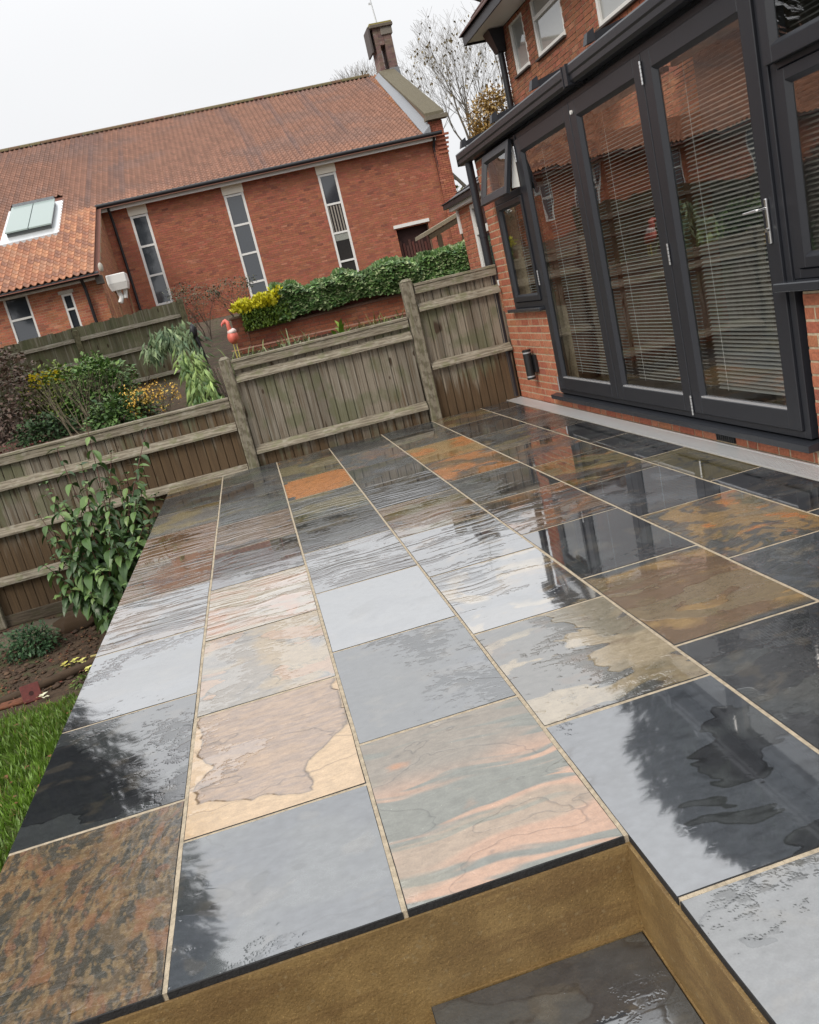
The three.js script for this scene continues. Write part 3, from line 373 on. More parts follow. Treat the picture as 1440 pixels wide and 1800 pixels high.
{
  const ZF = -9.72, f = thing('garden_fence', 'weathered grey close-board fence along the far end of the patio', 'fence', [-1, -1.02, ZF]);
  const panels = [
    { x0: -7.0, x1: -0.31, y0: -0.93, top: 0.82, rails: [0.5, 0.02, -0.5], stain: (x, y) => 0.0 - y * 0.45 + 0.32 * ss(-2.1, -1.3, x) },
    { x0: -0.17, x1: 1.83, y0: -0.03, top: 1.2, rails: [1.0, 0.19], stain: (x, y) => 0.10 - y * 0.8 },
    { x0: 1.98, x1: 2.94, y0: -0.03, top: 1.53, rails: [1.27, 0.61], stain: (x, y) => 0.38 - y * 1.0 + 0.15 * ss(2.6, 2.8, x) },
  ];
  panels.forEach((p, k) => {
    const r = rng(k + 200), W = k ? 1024 : 2048, t = panelTex(p.x0, p.x1, p.y0, p.top, W, 512, p.stain, k + 3), mat = std({ map: t, roughness: 0.82, bumpMap: rep(grainBump, k ? 60 : 160, 3), bumpScale: 0.0025 });
    const px = (x) => (x - p.x0) / (p.x1 - p.x0), py = (y) => (y - p.y0) / (p.top - p.y0), w = 0.1;
    for (let x = p.x0; x < p.x1 - 0.02; x += w) {
      const e = Math.min(x + w + 0.012, p.x1), o = (r() - 0.5) * 0.006, tp = p.top - 0.03 - r() * 0.01, g = new GB(), z0 = ZF - 0.012, za = ZF + 0.019 + o, zb = ZF + 0.012 + o;
      const f1 = Math.min(x + w - 0.009, p.x1), zt = za + (r() - 0.5) * 0.005, v = [[x, p.y0, za], [f1, p.y0, zb], [f1, p.y0, z0], [x, p.y0, z0], [x, tp, zt], [f1, tp, zb], [f1, tp, z0], [x, tp, z0], [e, p.y0, z0 + 0.002], [e, tp, z0 + 0.002]], q = (a, b, c, d) => g.quad(v[a], v[b], v[c], v[d], [1, 1, 1], [a, b, c, d].map((n) => [px(v[n][0]), py(v[n][1])]));
      q(0, 1, 5, 4); q(1, 2, 6, 5); q(2, 8, 9, 6); q(8, 3, 7, 9); q(3, 0, 4, 7); q(4, 5, 6, 7); g.build('board', mat, f);
    }
    const off = [k * 0.7, k * 0.3];
    new GB().cbox(p.x0, p.x1, p.top - 0.03, p.top, ZF - 0.04, ZF + 0.075, 0.005, [1, 1, 1], off).cbox(p.x0, p.x1, p.top - 0.115, p.top - 0.031, ZF + 0.021, ZF + 0.065, 0.005, [1, 1, 1], [off[0], off[1] + 0.21]).build('cap_rail', railMat, f);
    p.rails.forEach((y, m) => { const a = y + 0.04, b = y - 0.05, g = new GB(), zi = ZF + 0.021, zo = ZF + 0.085, O = [off[0] + m * 0.37, off[1] + m * 0.31]; // arris rail: triangular section
      g.quad([p.x0, b, zo], [p.x1, b, zo], [p.x1, b + 0.022, zo], [p.x0, b + 0.022, zo], [1, 1, 1], null, O).quad([p.x0, b + 0.022, zo], [p.x1, b + 0.022, zo], [p.x1, a, zi], [p.x0, a, zi], [1, 1, 1], null, O).quad([p.x0, b, zi], [p.x1, b, zi], [p.x1, b, zo], [p.x0, b, zo], [1, 1, 1], null, O).quad([p.x0, a, zi], [p.x1, a, zi], [p.x1, b, zi], [p.x0, b, zi]).quad([p.x0, b, zi], [p.x0, b, zo], [p.x0, b + 0.022, zo], [p.x0, a, zi]).quad([p.x1, b, zi], [p.x1, a, zi], [p.x1, b + 0.022, zo], [p.x1, b, zo]);
      g.build('arris_rail', railMat, f); });
  });
  new GB().cbox(-7, -0.31, -1.02, -0.89, ZF - 0.01, ZF + 0.035, 0.006).build('gravel_board', std({ map: rep(railTex, 0.8, 2.5), color: C(0.34, 0.3, 0.26), roughness: 0.7 }), f);
  for (const [x, top, y0] of [[-0.24, 1.25, -1.02], [1.905, 1.6, -0.06], [-3.35, 0.9, -1.02], [-5.4, 0.9, -1.02]]) new GB().cbox(x - 0.062, x + 0.062, y0, top - 0.03, ZF - 0.05, ZF + 0.09, 0.01, [1, 1, 1], [x, 0]).hexa([[x - 0.062, top - 0.03, ZF + 0.09], [x + 0.062, top - 0.03, ZF + 0.09], [x + 0.062, top - 0.03, ZF - 0.05], [x - 0.062, top - 0.03, ZF - 0.05], [x - 0.03, top, ZF + 0.05], [x + 0.03, top, ZF + 0.05], [x + 0.03, top, ZF - 0.01], [x - 0.03, top, ZF - 0.01]]).build('post', postMat, f);
  const lip = new GB(); lip.cbox(-1.2, -0.32, -0.05, 0.035, -9.69, -9.655, 0.01).build('edging_board', railMat, f);
}

// ------------------------------------------------------------------ conservatory
const XW = 2.957;
{
  const c = thing('conservatory', 'anthracite framed conservatory with folding glass doors on a red brick base', 'conservatory', [4.3, 0, -6]);
  const r = rng(12);
  // brick base: pier beside the fence, below the small window, under the sill, below the right window
  const wall = (z0, z1, y0, y1, open, sd) => layBricks(c, bond(z0, z1, y0, y1, open, true, sd, 0.014), 'x', XW, 0.05, r);
  wall(-9.7, -9.27, 0.005, 2.63, [], 1); wall(-9.27, -8.3, 0.005, 0.98, [], 2); wall(-8.3, -4.34, 0.005, 0.085, [[-5.42, -5.18, 0, 0.09]], 3); wall(-4.3, -2.0, 0.005, 0.98, [], 4);
  new GB().box(XW + 0.004, XW + 0.2, 0, 2.63, -9.698, -9.27).box(XW + 0.004, XW + 0.2, 0, 0.98, -9.2695, -8.3).box(XW + 0.004, XW + 0.2, 0, 0.087, -8.2995, -4.3).box(XW + 0.004, XW + 0.2, 0, 0.98, -4.2995, -2).build('mortar_bed', mortar, c);
  { const g = new GB(); g.box(XW - 0.002, XW + 0.004, 0.012, 0.066, -5.42, -5.18); for (let i = 0; i < 9; i++) g.box(XW - 0.008, XW - 0.0025, 0.016, 0.062, -5.41 + i * 0.026, -5.4 + i * 0.026 + 0.004); g.build('air_vent', blackMetal, c); }
  // far end wall, interior walls, floor
  new GB().box(XW + 0.21, 5.7, 0, 2.62, -9.7, -9.5).build('end_wall', brickMats[1], c);
  const inner = std({ color: C(0.12, 0.125, 0.13), roughness: 0.9 });
  new GB().box(5.55, 5.69, 0.1, 3.4, -9.49, 1).build('inner_wall', inner, c);
  new GB().box(XW + 0.21, 5.69, 0.0, 0.095, -9.49, 1).build('inner_floor', std({ color: C(0.10, 0.09, 0.08), roughness: 0.4, map: rep(railTex, 0.8, 1.5) }), c);
  new GB().box(XW + 0.05, 5.69, 0.1, 2.6, 1.001, 1.1).box(XW + 0.006, XW + 0.2, 0, 2.62, -1.99, 1.0).build('near_wall', inner, c);
  // roof, bars, gutter
  const roofM = phy({ color: C(0.05, 0.055, 0.06), roughness: 0.2 });
  new GB().hexa([[2.9, 2.78, 1.1], [5.7, 3.5, 1.1], [5.7, 3.5, -9.75], [2.9, 2.78, -9.75], [2.9, 2.81, 1.1], [5.7, 3.53, 1.1], [5.7, 3.53, -9.75], [2.9, 2.81, -9.75]]).build('roof_panel', roofM, c);
  for (let z = -9.7, k = 0; z < 1; z += 1.17, k++) { const b = new GB().bar([2.88, 2.835, z], [5.69, 3.555, z], 0.05, 0.045).build('roof_bar', anthracite, c); new GB().hexa([[2.83, 2.80, z + 0.035], [2.9, 2.815, z + 0.035], [2.9, 2.815, z - 0.035], [2.83, 2.80, z - 0.035], [2.85, 2.875, z + 0.028], [2.9, 2.90, z + 0.028], [2.9, 2.90, z - 0.028], [2.85, 2.875, z - 0.028]]).build('end_cap', anthracite, b); }
  new GB().box(2.97, 3.05, 2.62, 2.78, -9.75, 1.1).build('eaves_beam', anthraciteWet, c);
  { const g = new GB(), pr = [[2.955, 2.775], [2.955, 2.66], [2.93, 2.645], [2.86, 2.645], [2.835, 2.665], [2.835, 2.70], [2.825, 2.715], [2.825, 2.765], [2.835, 2.78], [2.843, 2.78], [2.843, 2.70], [2.85, 2.67], [2.945, 2.67], [2.945, 2.775]];
    for (let i = 0; i < pr.length; i++) { const a = pr[i], b = pr[(i + 1) % pr.length]; g.quad([a[0], a[1], -9.93], [b[0], b[1], -9.93], [b[0], b[1], 1.1], [a[0], a[1], 1.1]); }
    g.box(2.826, 2.954, 2.647, 2.774, -9.935, -9.931); const gt = g.build('gutter', anthracite, c);
    for (const z of [-6.6, -2.6]) { const b = new GB(); b.box(2.815, 2.96, 2.637, 2.785, z - 0.05, z - 0.035).box(2.815, 2.96, 2.637, 2.785, z + 0.035, z + 0.05).box(2.82, 2.96, 2.641, 2.78, z - 0.0345, z + 0.0345); b.build('union_bracket', anthracite, gt); } }
  { const g = new GB(); g.tube([[2.9, 2.66, -9.74], [2.9, 2.0, -9.74], [2.9, 1.0, -9.74], [2.9, 0.02, -9.74]], 0.044, 14); const d = g.build('downpipe', anthracite, c); for (const y of [1.86, 0.55]) new GB().tube([[2.9, y - 0.02, -9.74], [2.9, y + 0.02, -9.74]], 0.049, 14).box(2.93, 3.0, y - 0.012, y + 0.012, -9.715, -9.69).build('pipe_clip', anthracite, d); }
  // ---- window and door members: frame rectangle in the wall plane
  const ring = (gb, z0, z1, y0, y1, w, xa, xb) => { gb.cbox(xa, xb, y0, y1, z0, z0 + w, 0.004).cbox(xa, xb, y0, y1, z1 - w, z1, 0.004).cbox(xa, xb, y1 - w, y1, z0 + w, z1 - w, 0.004).cbox(xa, xb, y0, y0 + w, z0 + w, z1 - w, 0.004); return gb; };
  const bead = (gb, z0, z1, y0, y1, d, xa, xb) => { // sloped glazing bead inside the opening
    const o = [[z0, y0], [z1, y0], [z1, y1], [z0, y1]], n = [[z0 + d, y0 + d], [z1 - d, y0 + d], [z1 - d, y1 - d], [z0 + d, y1 - d]];
    for (let k = 0; k < 4; k++) { const m = (k + 1) % 4; gb.quad([xa, o[k][1], o[k][0]], [xa, o[m][1], o[m][0]], [xb, n[m][1], n[m][0]], [xb, n[k][1], n[k][0]]); } return gb; };
  // small window by the pier: fixed lower light, top-hung light standing open
  const w1 = new GB().cbox(2.95, 3.02, 1.02, 2.62, -9.27, -9.21, 0.004).cbox(2.95, 3.02, 1.02, 2.62, -8.37, -8.31, 0.004).cbox(2.95, 3.02, 2.57, 2.62, -9.21, -8.37, 0.004).cbox(2.95, 3.02, 2.10, 2.17, -9.21, -8.37, 0.004).cbox(2.95, 3.02, 1.02, 1.08, -9.21, -8.37, 0.004).build('window', anthracite, c);
  bead(ring(new GB(), -9.2, -8.38, 1.085, 2.095, 0.055, 2.935, 2.99), -9.145, -8.435, 1.14, 2.04, 0.018, 2.937, 2.965).build('lower_sash', anthracite, w1);
  new GB().quad([2.963, 1.15, -8.44], [2.963, 1.15, -9.14], [2.963, 2.03, -9.14], [2.963, 2.03, -8.44]).build('pane', glass, w1);
  { const an = 0.24, hy = 2.6, hx = 2.945; const rot = (p) => { const dy = p[1] - hy, dx = p[0] - hx; return [hx + dx * Math.cos(an) + dy * Math.sin(an), hy - dx * Math.sin(an) * -1 * -1 + dy * Math.cos(an), p[2]]; };
    const tilt = (gb) => { for (let i = 0; i < gb.p.length; i += 3) { const q = rot([gb.p[i], gb.p[i + 1], gb.p[i + 2]]); gb.p[i] = q[0]; gb.p[i + 1] = q[1]; const n = [gb.n[i], gb.n[i + 1]]; gb.n[i] = n[0] * Math.cos(an) + n[1] * Math.sin(an); gb.n[i + 1] = -n[0] * Math.sin(an) + n[1] * Math.cos(an); } return gb; };
    tilt(bead(ring(new GB(), -9.24, -8.34, 2.11, 2.6, 0.075, 2.9, 2.943), -9.165, -8.415, 2.185, 2.525, 0.02, 2.902, 2.93)).build('open_sash', anthracite, w1);
    tilt(new GB().quad([2.928, 2.2, -8.43], [2.928, 2.2, -9.15], [2.928, 2.51, -9.15], [2.928, 2.51, -8.43])).build('pane', glass, w1);
    new GB().tri([2.945, 2.57, -8.375], [2.945, 2.17, -8.375], [2.865, 2.17, -8.375]).quad([2.945, 2.57, -8.372], [2.945, 2.17, -8.372], [2.943, 2.17, -8.36], [2.943, 2.57, -8.36]).build('stay_arm', whitePlastic, w1); }
  new GB().cbox(2.88, 3.01, 0.985, 1.018, -9.36, -8.3, 0.006).build('window_sill', anthraciteWet, c);
  // folding doors
  new GB().cbox(2.94, 3.05, 0.15, 2.62, -8.3, -8.262, 0.003).cbox(2.94, 3.05, 0.15, 2.62, -4.395, -4.345, 0.003).cbox(2.95, 3.05, 2.575, 2.62, -8.262, -4.395, 0.003).cbox(2.94, 3.05, 0.15, 0.192, -8.262, -4.395, 0.003).build('door_frame', anthracite, c);
  [[-8.255, -6.885], [-6.875, -5.625], [-5.615, -4.402]].forEach(([z0, z1], k) => {
    const d = ring(new GB(), z0, z1, 0.194, 2.57, 0.118, 2.925, 2.985).build('door', anthracite, c);
    bead(new GB(), z0 + 0.118, z1 - 0.118, 0.296, 2.452, 0.028, 2.927, 2.955).build('glazing_bead', anthracite, d);
    new GB().box(2.93, 2.95, 0.3, 0.322, z0 + 0.12, z1 - 0.12).build('bottom_bead', std({ color: C(0.5, 0.51, 0.53), roughness: 0.25, metalness: 0.4 }), d);
    new GB().quad([2.952, 0.3, z1 - 0.12], [2.952, 0.3, z0 + 0.12], [2.952, 2.45, z0 + 0.12], [2.952, 2.45, z1 - 0.12]).build('pane', glass, d);
    const hz = k === 0 ? z0 : k === 2 ? z0 : null; if (hz !== null) for (const y of [0.25, 1.3, 2.45]) { const h = new GB(); for (let q = 0; q < 6; q++) h.tube([[2.915, y - 0.07 + q * 0.024, hz], [2.915, y - 0.07 + q * 0.024 + 0.021, hz]], 0.009, 8); h.build('hinge', steel, d); }
    if (k === 2) { const h = new GB().cbox(2.908, 2.9245, 1.26, 1.5, z1 - 0.07, z1 - 0.046, 0.005).build('handle_plate', steel, d); new GB().tube([[2.908, 1.45, z1 - 0.058], [2.865, 1.45, z1 - 0.058], [2.858, 1.45, z1 - 0.075], [2.858, 1.445, z1 - 0.19]], [0.007, 0.007, 0.007, 0.006], 10).build('lever', steel, d); new GB().tube([[2.91, 1.335, z1 - 0.058], [2.895, 1.335, z1 - 0.058]], 0.012, 12).build('lock', steel, d); }
    if (k === 1) new GB().tube([[2.925, 2.49, z0 + 0.05], [2.912, 2.49, z0 + 0.05]], 0.016, 12).build('roller_cap', whitePlastic, d);
  });
  new GB().hexa([[2.885, 0.088, -4.3], [3.06, 0.088, -4.3], [3.06, 0.088, -8.46], [2.885, 0.088, -8.46], [2.885, 0.128, -4.3], [3.06, 0.148, -4.3], [3.06, 0.148, -8.46], [2.885, 0.128, -8.46]]).build('door_sill', anthraciteWet, c);
  // right-hand window
  const w2 = new GB().cbox(2.95, 3.03, 1.05, 2.62, -4.34, -4.285, 0.004).cbox(2.95, 3.03, 1.05, 2.62, -2.06, -2.0, 0.004).cbox(2.95, 3.03, 2.56, 2.62, -4.285, -2.06, 0.004).cbox(2.95, 3.03, 2.10, 2.17, -4.285, -2.06, 0.004).cbox(2.95, 3.03, 1.05, 1.1, -4.285, -2.06, 0.004).build('window', anthracite, c);
  bead(ring(new GB(), -4.28, -2.065, 1.105, 2.095, 0.06, 2.94, 2.99), -4.22, -2.125, 1.165, 2.035, 0.022, 2.942, 2.968).build('lower_sash', anthracite, w2); bead(ring(new GB(), -4.31, -2.04, 2.13, 2.59, 0.075, 2.895, 2.945), -4.235, -2.115, 2.205, 2.515, 0.025, 2.897, 2.925).build('upper_sash', anthracite, w2);
  new GB().quad([2.966, 1.18, -2.13], [2.966, 1.18, -4.21], [2.966, 2.02, -4.21], [2.966, 2.02, -2.13]).build('pane', glass, w2); new GB().quad([2.923, 2.22, -2.12], [2.923, 2.22, -4.22], [2.923, 2.5, -4.22], [2.923, 2.5, -2.12]).build('pane', glass, w2);
  new GB().cbox(2.86, 3.04, 1.0, 1.048, -4.41, -1.95, 0.006).build('window_sill', anthraciteWet, c);
  // blinds hang inside
  const slatMat = std({ color: C(0.21, 0.21, 0.20), roughness: 0.5 });
  const labs = ['pale slatted blind behind the folding door nearest the fence', 'pale slatted blind behind the middle folding door', 'pale slatted blind behind the folding door with the steel handle', 'pale slatted blind behind the right-hand window', 'pale slatted blind behind the small window by the brick pier'];
  [[-8.2, -6.93, 0.32, 2.44], [-6.83, -5.67, 0.32, 2.44], [-5.57, -4.45, 0.32, 2.44], [-4.38, -2.2, 1.18, 2.45], [-9.18, -8.4, 1.12, 2.05]].forEach(([z0, z1, y0, y1], k) => {
    const b = thing('venetian_blind', labs[k], 'blind', [3.12, y0, (z0 + z1) / 2], 'blinds inside the conservatory'), n = Math.floor((y1 - y0) / 0.027), g = new GB(), h = k === 2 ? 0.0065 : k === 3 ? 0.007 : 0.003, w = k < 2 ? 0.005 : 0.011; // one slat shape per blind
    g.hexa([[-w, -h, z1], [w, h, z1], [w, h, z0], [-w, -h, z0], [-w - 0.0005, -h + 0.0012, z1], [w - 0.0005, h + 0.0012, z1], [w - 0.0005, h + 0.0012, z0], [-w - 0.0005, -h + 0.0012, z0]].map(([a, d, e]) => [a, d, e - (z0 + z1) / 2])); const geo = g.geometry();
    for (let i = 0; i < n; i++) { const sl = meshAt('slat', geo, slatMat, b, [3.12 + (r() - 0.5) * 0.003, y0 + 0.015 + i * 0.027 + (r() - 0.5) * 0.002, (z0 + z1) / 2]); sl.rotation.set((r() - 0.5) * 0.004, 0, (r() - 0.5) * 0.12); }
    new GB().box(3.1, 3.14, y1, y1 + 0.03, z0, z1).build('head_rail', slatMat, b); for (const t of [0.12, 0.88]) new GB().tube([[3.105, y0, lerp(z0, z1, t)], [3.105, y1, lerp(z0, z1, t)]], 0.0012, 4).build('cord', whitePlastic, b);
  });
  // wall lamp
  const l = thing('wall_lamp', 'black cylindrical up-and-down lamp on the brick pier', 'lamp', [2.94, 0.42, -8.98]);
  new GB().tube([[2.885, 0.305, -8.98], [2.885, 0.545, -8.98]], 0.046, 20).build('lamp_body', blackMetal, l);
  new GB().tube([[2.885, 0.546, -8.98], [2.885, 0.562, -8.98]], 0.043, 20).tube([[2.885, 0.288, -8.98], [2.885, 0.304, -8.98]], 0.043, 20).build('lens_ring', std({ color: C(0.4, 0.42, 0.44), roughness: 0.15 }), l);
  new GB().tube([[2.885, 0.563, -8.98], [2.885, 0.585, -8.98]], 0.047, 20).tube([[2.885, 0.265, -8.98], [2.885, 0.287, -8.98]], 0.047, 20).build('end_cap', blackMetal, l);
  new GB().cbox(2.925, 2.956, 0.33, 0.52, -9.02, -8.89, 0.004).build('wall_bracket', blackMetal, l);
}

// ------------------------------------------------------------------ house above the conservatory
{
  const XH = 5.7, h = thing('brick_house', 'two-storey red brick house rising behind the conservatory roof', 'house', [9.5, 0, -8]);
  const open = [[-15.3, -14.62, 4.5, 5.34], [-14.22, -13.05, 4.47, 5.34], [-11.95, -10.3, 4.2, 5.34], [-7.5, -6, 4.4, 5.34]], R = bond(-15.7, -2, 0.2, 5.35, open, true, 9, 0.013);
  const vis = R.filter((b) => b[2] > 3.5 && b[0] > -15.8 && b[1] < -9.2), rest = R.filter((b) => !vis.includes(b)); vis.sort((a, b) => (b[0] + b[2] * 0.3) - (a[0] + a[2] * 0.3)); const r = rng(44);
  const near = vis.slice(0, 290), far = vis.slice(290);
  layBricks(h, near, 'x', XH, 0.05, r); const g = new GB(); brickStuff(g, far.concat(rest), 'x', XH, 0.05, r, [0.44, 0.16, 0.09]); g.build('brickwork', vcBrick, h, 'stuff');
  const wallG = new GB(); const cutWall = (u0, u1) => wallG.box(XH + 0.008, XH + 0.3, 0, 5.36, u0, u1); let u = -15.69;
  for (const o of open) { cutWall(u, o[0]); wallG.box(XH + 0.008, XH + 0.3, 0, o[2] - 0.02, o[0] + 0.0005, o[1] - 0.0005); u = o[1]; } cutWall(u, 4); wallG.box(XH + 0.301, 14, 0, 5.36, -15.69, -15.4); wallG.build('wall', mortar, h);
  const inr = std({ color: C(0.12, 0.115, 0.11), roughness: 0.9 });
  open.forEach(([z0, z1, y0, y1], k) => {
    const w = new GB().cbox(XH + 0.01, XH + 0.07, y0, y1, z0, z0 + 0.06, 0.004).cbox(XH + 0.01, XH + 0.07, y0, y1, z1 - 0.06, z1, 0.004).cbox(XH + 0.01, XH + 0.07, y0, y0 + 0.07, z0 + 0.06, z1 - 0.06, 0.004).cbox(XH + 0.01, XH + 0.07, y1 - 0.06, y1, z0 + 0.06, z1 - 0.06, 0.004); if (k === 1) w.cbox(XH + 0.005, XH + 0.07, 5.0, 5.06, z0 + 0.06, z1 - 0.06, 0.004);
    const f = w.build('window', whitePlastic, h); new GB().quad([XH + 0.045, y0 + 0.05, z1 - 0.05], [XH + 0.045, y0 + 0.05, z0 + 0.05], [XH + 0.045, y1 - 0.05, z0 + 0.05], [XH + 0.045, y1 - 0.05, z1 - 0.05]).build('pane', phy({ color: C(0.30, 0.31, 0.30), roughness: 0.03, ior: 2.3 }), f);
    new GB().cbox(XH - 0.05, XH + 0.03, y0 - 0.035, y0 - 0.003, z0 - 0.03, z1 + 0.03, 0.004).build('sill', std({ color: C(0.06, 0.05, 0.045), roughness: 0.8 }), f); });
  new GB().box(5.2, XH, 5.37, 5.4, -16.15, 4).box(XH, 14, 5.37, 5.4, -16.15, -15.7).build('soffit', whitePlastic, h);
  new GB().box(5.17, 5.195, 5.34, 5.52, -16.18, 4).box(5.17, 14, 5.34, 5.52, -16.21, -16.185).build('fascia', blackPlastic, h);
  { const e = 5.12, n = -16.25, rz = -11.2, rx = 10.2, ry = 10.7, far = 15.3, z1 = 6, m = std({ color: C(0.10, 0.045, 0.035), roughness: 0.85, map: gm }); const gr = new GB();
    const strip = (a, b, c, d, N) => { for (let k = 0; k < N; k++) { const t0 = k / N, t1 = (k + 1) / N, L = (p, q, t) => [lerp(p[0], q[0], t), lerp(p[1], q[1], t), lerp(p[2], q[2], t)], A = L(a, d, t0), B = L(b, c, t0), Cq = L(b, c, t1), D = L(a, d, t1); A[1] += 0.02; B[1] += 0.02; gr.quad(A, B, Cq, D); gr.quad([A[0], A[1] - 0.02, A[2]], [B[0], B[1] - 0.02, B[2]], B, A); } };
    strip([e, 5.5, n], [e, 5.5, z1], [rx, ry, z1], [rx, ry, rz], 24); strip([far, 5.5, n], [e, 5.5, n], [rx, ry, rz], [rx, ry, rz], 24); strip([far, 5.5, z1], [far, 5.5, n], [rx, ry, rz], [rx, ry, z1], 24); gr.tri([e, 5.5, z1], [far, 5.5, z1], [rx, ry, z1]); gr.build('roof', m, h); }
  { const g2 = new GB().tube([[5.62, 5.2, -15.66], [5.62, 4.4, -15.66], [5.62, 2.6, -15.66]], 0.055, 12); const d = g2.build('downpipe', blackPlastic, h); new GB().hexa([[5.55, 5.0, -15.56], [5.69, 5.0, -15.56], [5.69, 5.0, -15.76], [5.55, 5.0, -15.76], [5.42, 5.36, -15.5], [5.69, 5.36, -15.5], [5.69, 5.36, -15.85], [5.42, 5.36, -15.85]]).build('hopper', blackPlastic, d); }
}
// neighbour's brick extension beyond the fence
{
  const X = 4.2, e = thing('brick_extension', 'small brick outbuilding with slate roof and white window beyond the fence', 'outbuilding', [5, 0.4, -13.5]), r = rng(21);
  const op = [[-14.6, -13.2, 1.2, 2.6]], R = bond(-15.3, -11.6, 0.4, 2.66, op, true, 14); const near = R.slice(0).filter((b) => b[1] < -14.2 && b[2] > 1), rest = R.filter((b) => !near.includes(b)); layBricks(e, near, 'x', X, 0.05, r);
  const g = new GB(); brickStuff(g, rest, 'x', X, 0.05, r, [0.46, 0.18, 0.09]); g.build('brickwork', vcBrick, e, 'stuff');
  new GB().box(X + 0.008, 5.6, 0.4, 2.66, -15.29, -14.61).box(X + 0.008, 5.6, 0.4, 2.66, -13.19, -11.5).box(X + 0.008, 5.6, 0.4, 1.19, -14.609, -13.191).build('wall', mortar, e);
  const w = new GB().cbox(X + 0.005, X + 0.06, 1.2, 2.6, -14.6, -14.5, 0.004).cbox(X + 0.005, X + 0.06, 1.2, 2.6, -13.3, -13.2, 0.004).cbox(X + 0.005, X + 0.06, 2.5, 2.6, -14.5, -13.3, 0.004).cbox(X + 0.005, X + 0.06, 2.08, 2.2, -14.5, -13.3, 0.004).cbox(X + 0.005, X + 0.06, 1.2, 1.3, -14.5, -13.3, 0.004).build('window', whitePlastic, e);
  new GB().quad([X + 0.04, 1.25, -13.25], [X + 0.04, 1.25, -14.55], [X + 0.04, 2.55, -14.55], [X + 0.04, 2.55, -13.25]).build('pane', darkGlass, w);
  new GB().box(X - 0.12, X - 0.005, 2.6, 2.7, -15.45, -11.5).box(X - 0.02, X + 0.1, 2.2, 2.6, -15.42, -15.305).build('fascia', whitePlastic, e); new GB().box(X - 0.19, X - 0.125, 2.66, 2.75, -15.55, -11.5).build('gutter', blackPlastic, e);
  const gr = new GB(), slate = std({ color: C(0.075, 0.08, 0.09), roughness: 0.4, map: gm }); gr.quad([X - 0.2, 2.74, -11.5], [X - 0.2, 2.74, -15.6], [5.7, 3.6, -14.2], [5.7, 3.6, -11.5]).quad([X - 0.2, 2.74, -15.6], [5.7, 2.74, -15.6], [5.7, 3.6, -14.2], [5.7, 3.6, -14.2]); for (let k = 0; k < 7; k++) { const t = k / 7, t2 = (k + 0.25) / 7; gr.bar([lerp(X - 0.2, 5.7, t), lerp(2.74, 3.6, t) + 0.012, lerp(-15.58, -14.2, t)], [lerp(X - 0.2, 5.7, t), lerp(2.74, 3.6, t) + 0.012, -11.5], 0.02, 0.012); } gr.build('slate_roof', slate, e);
}

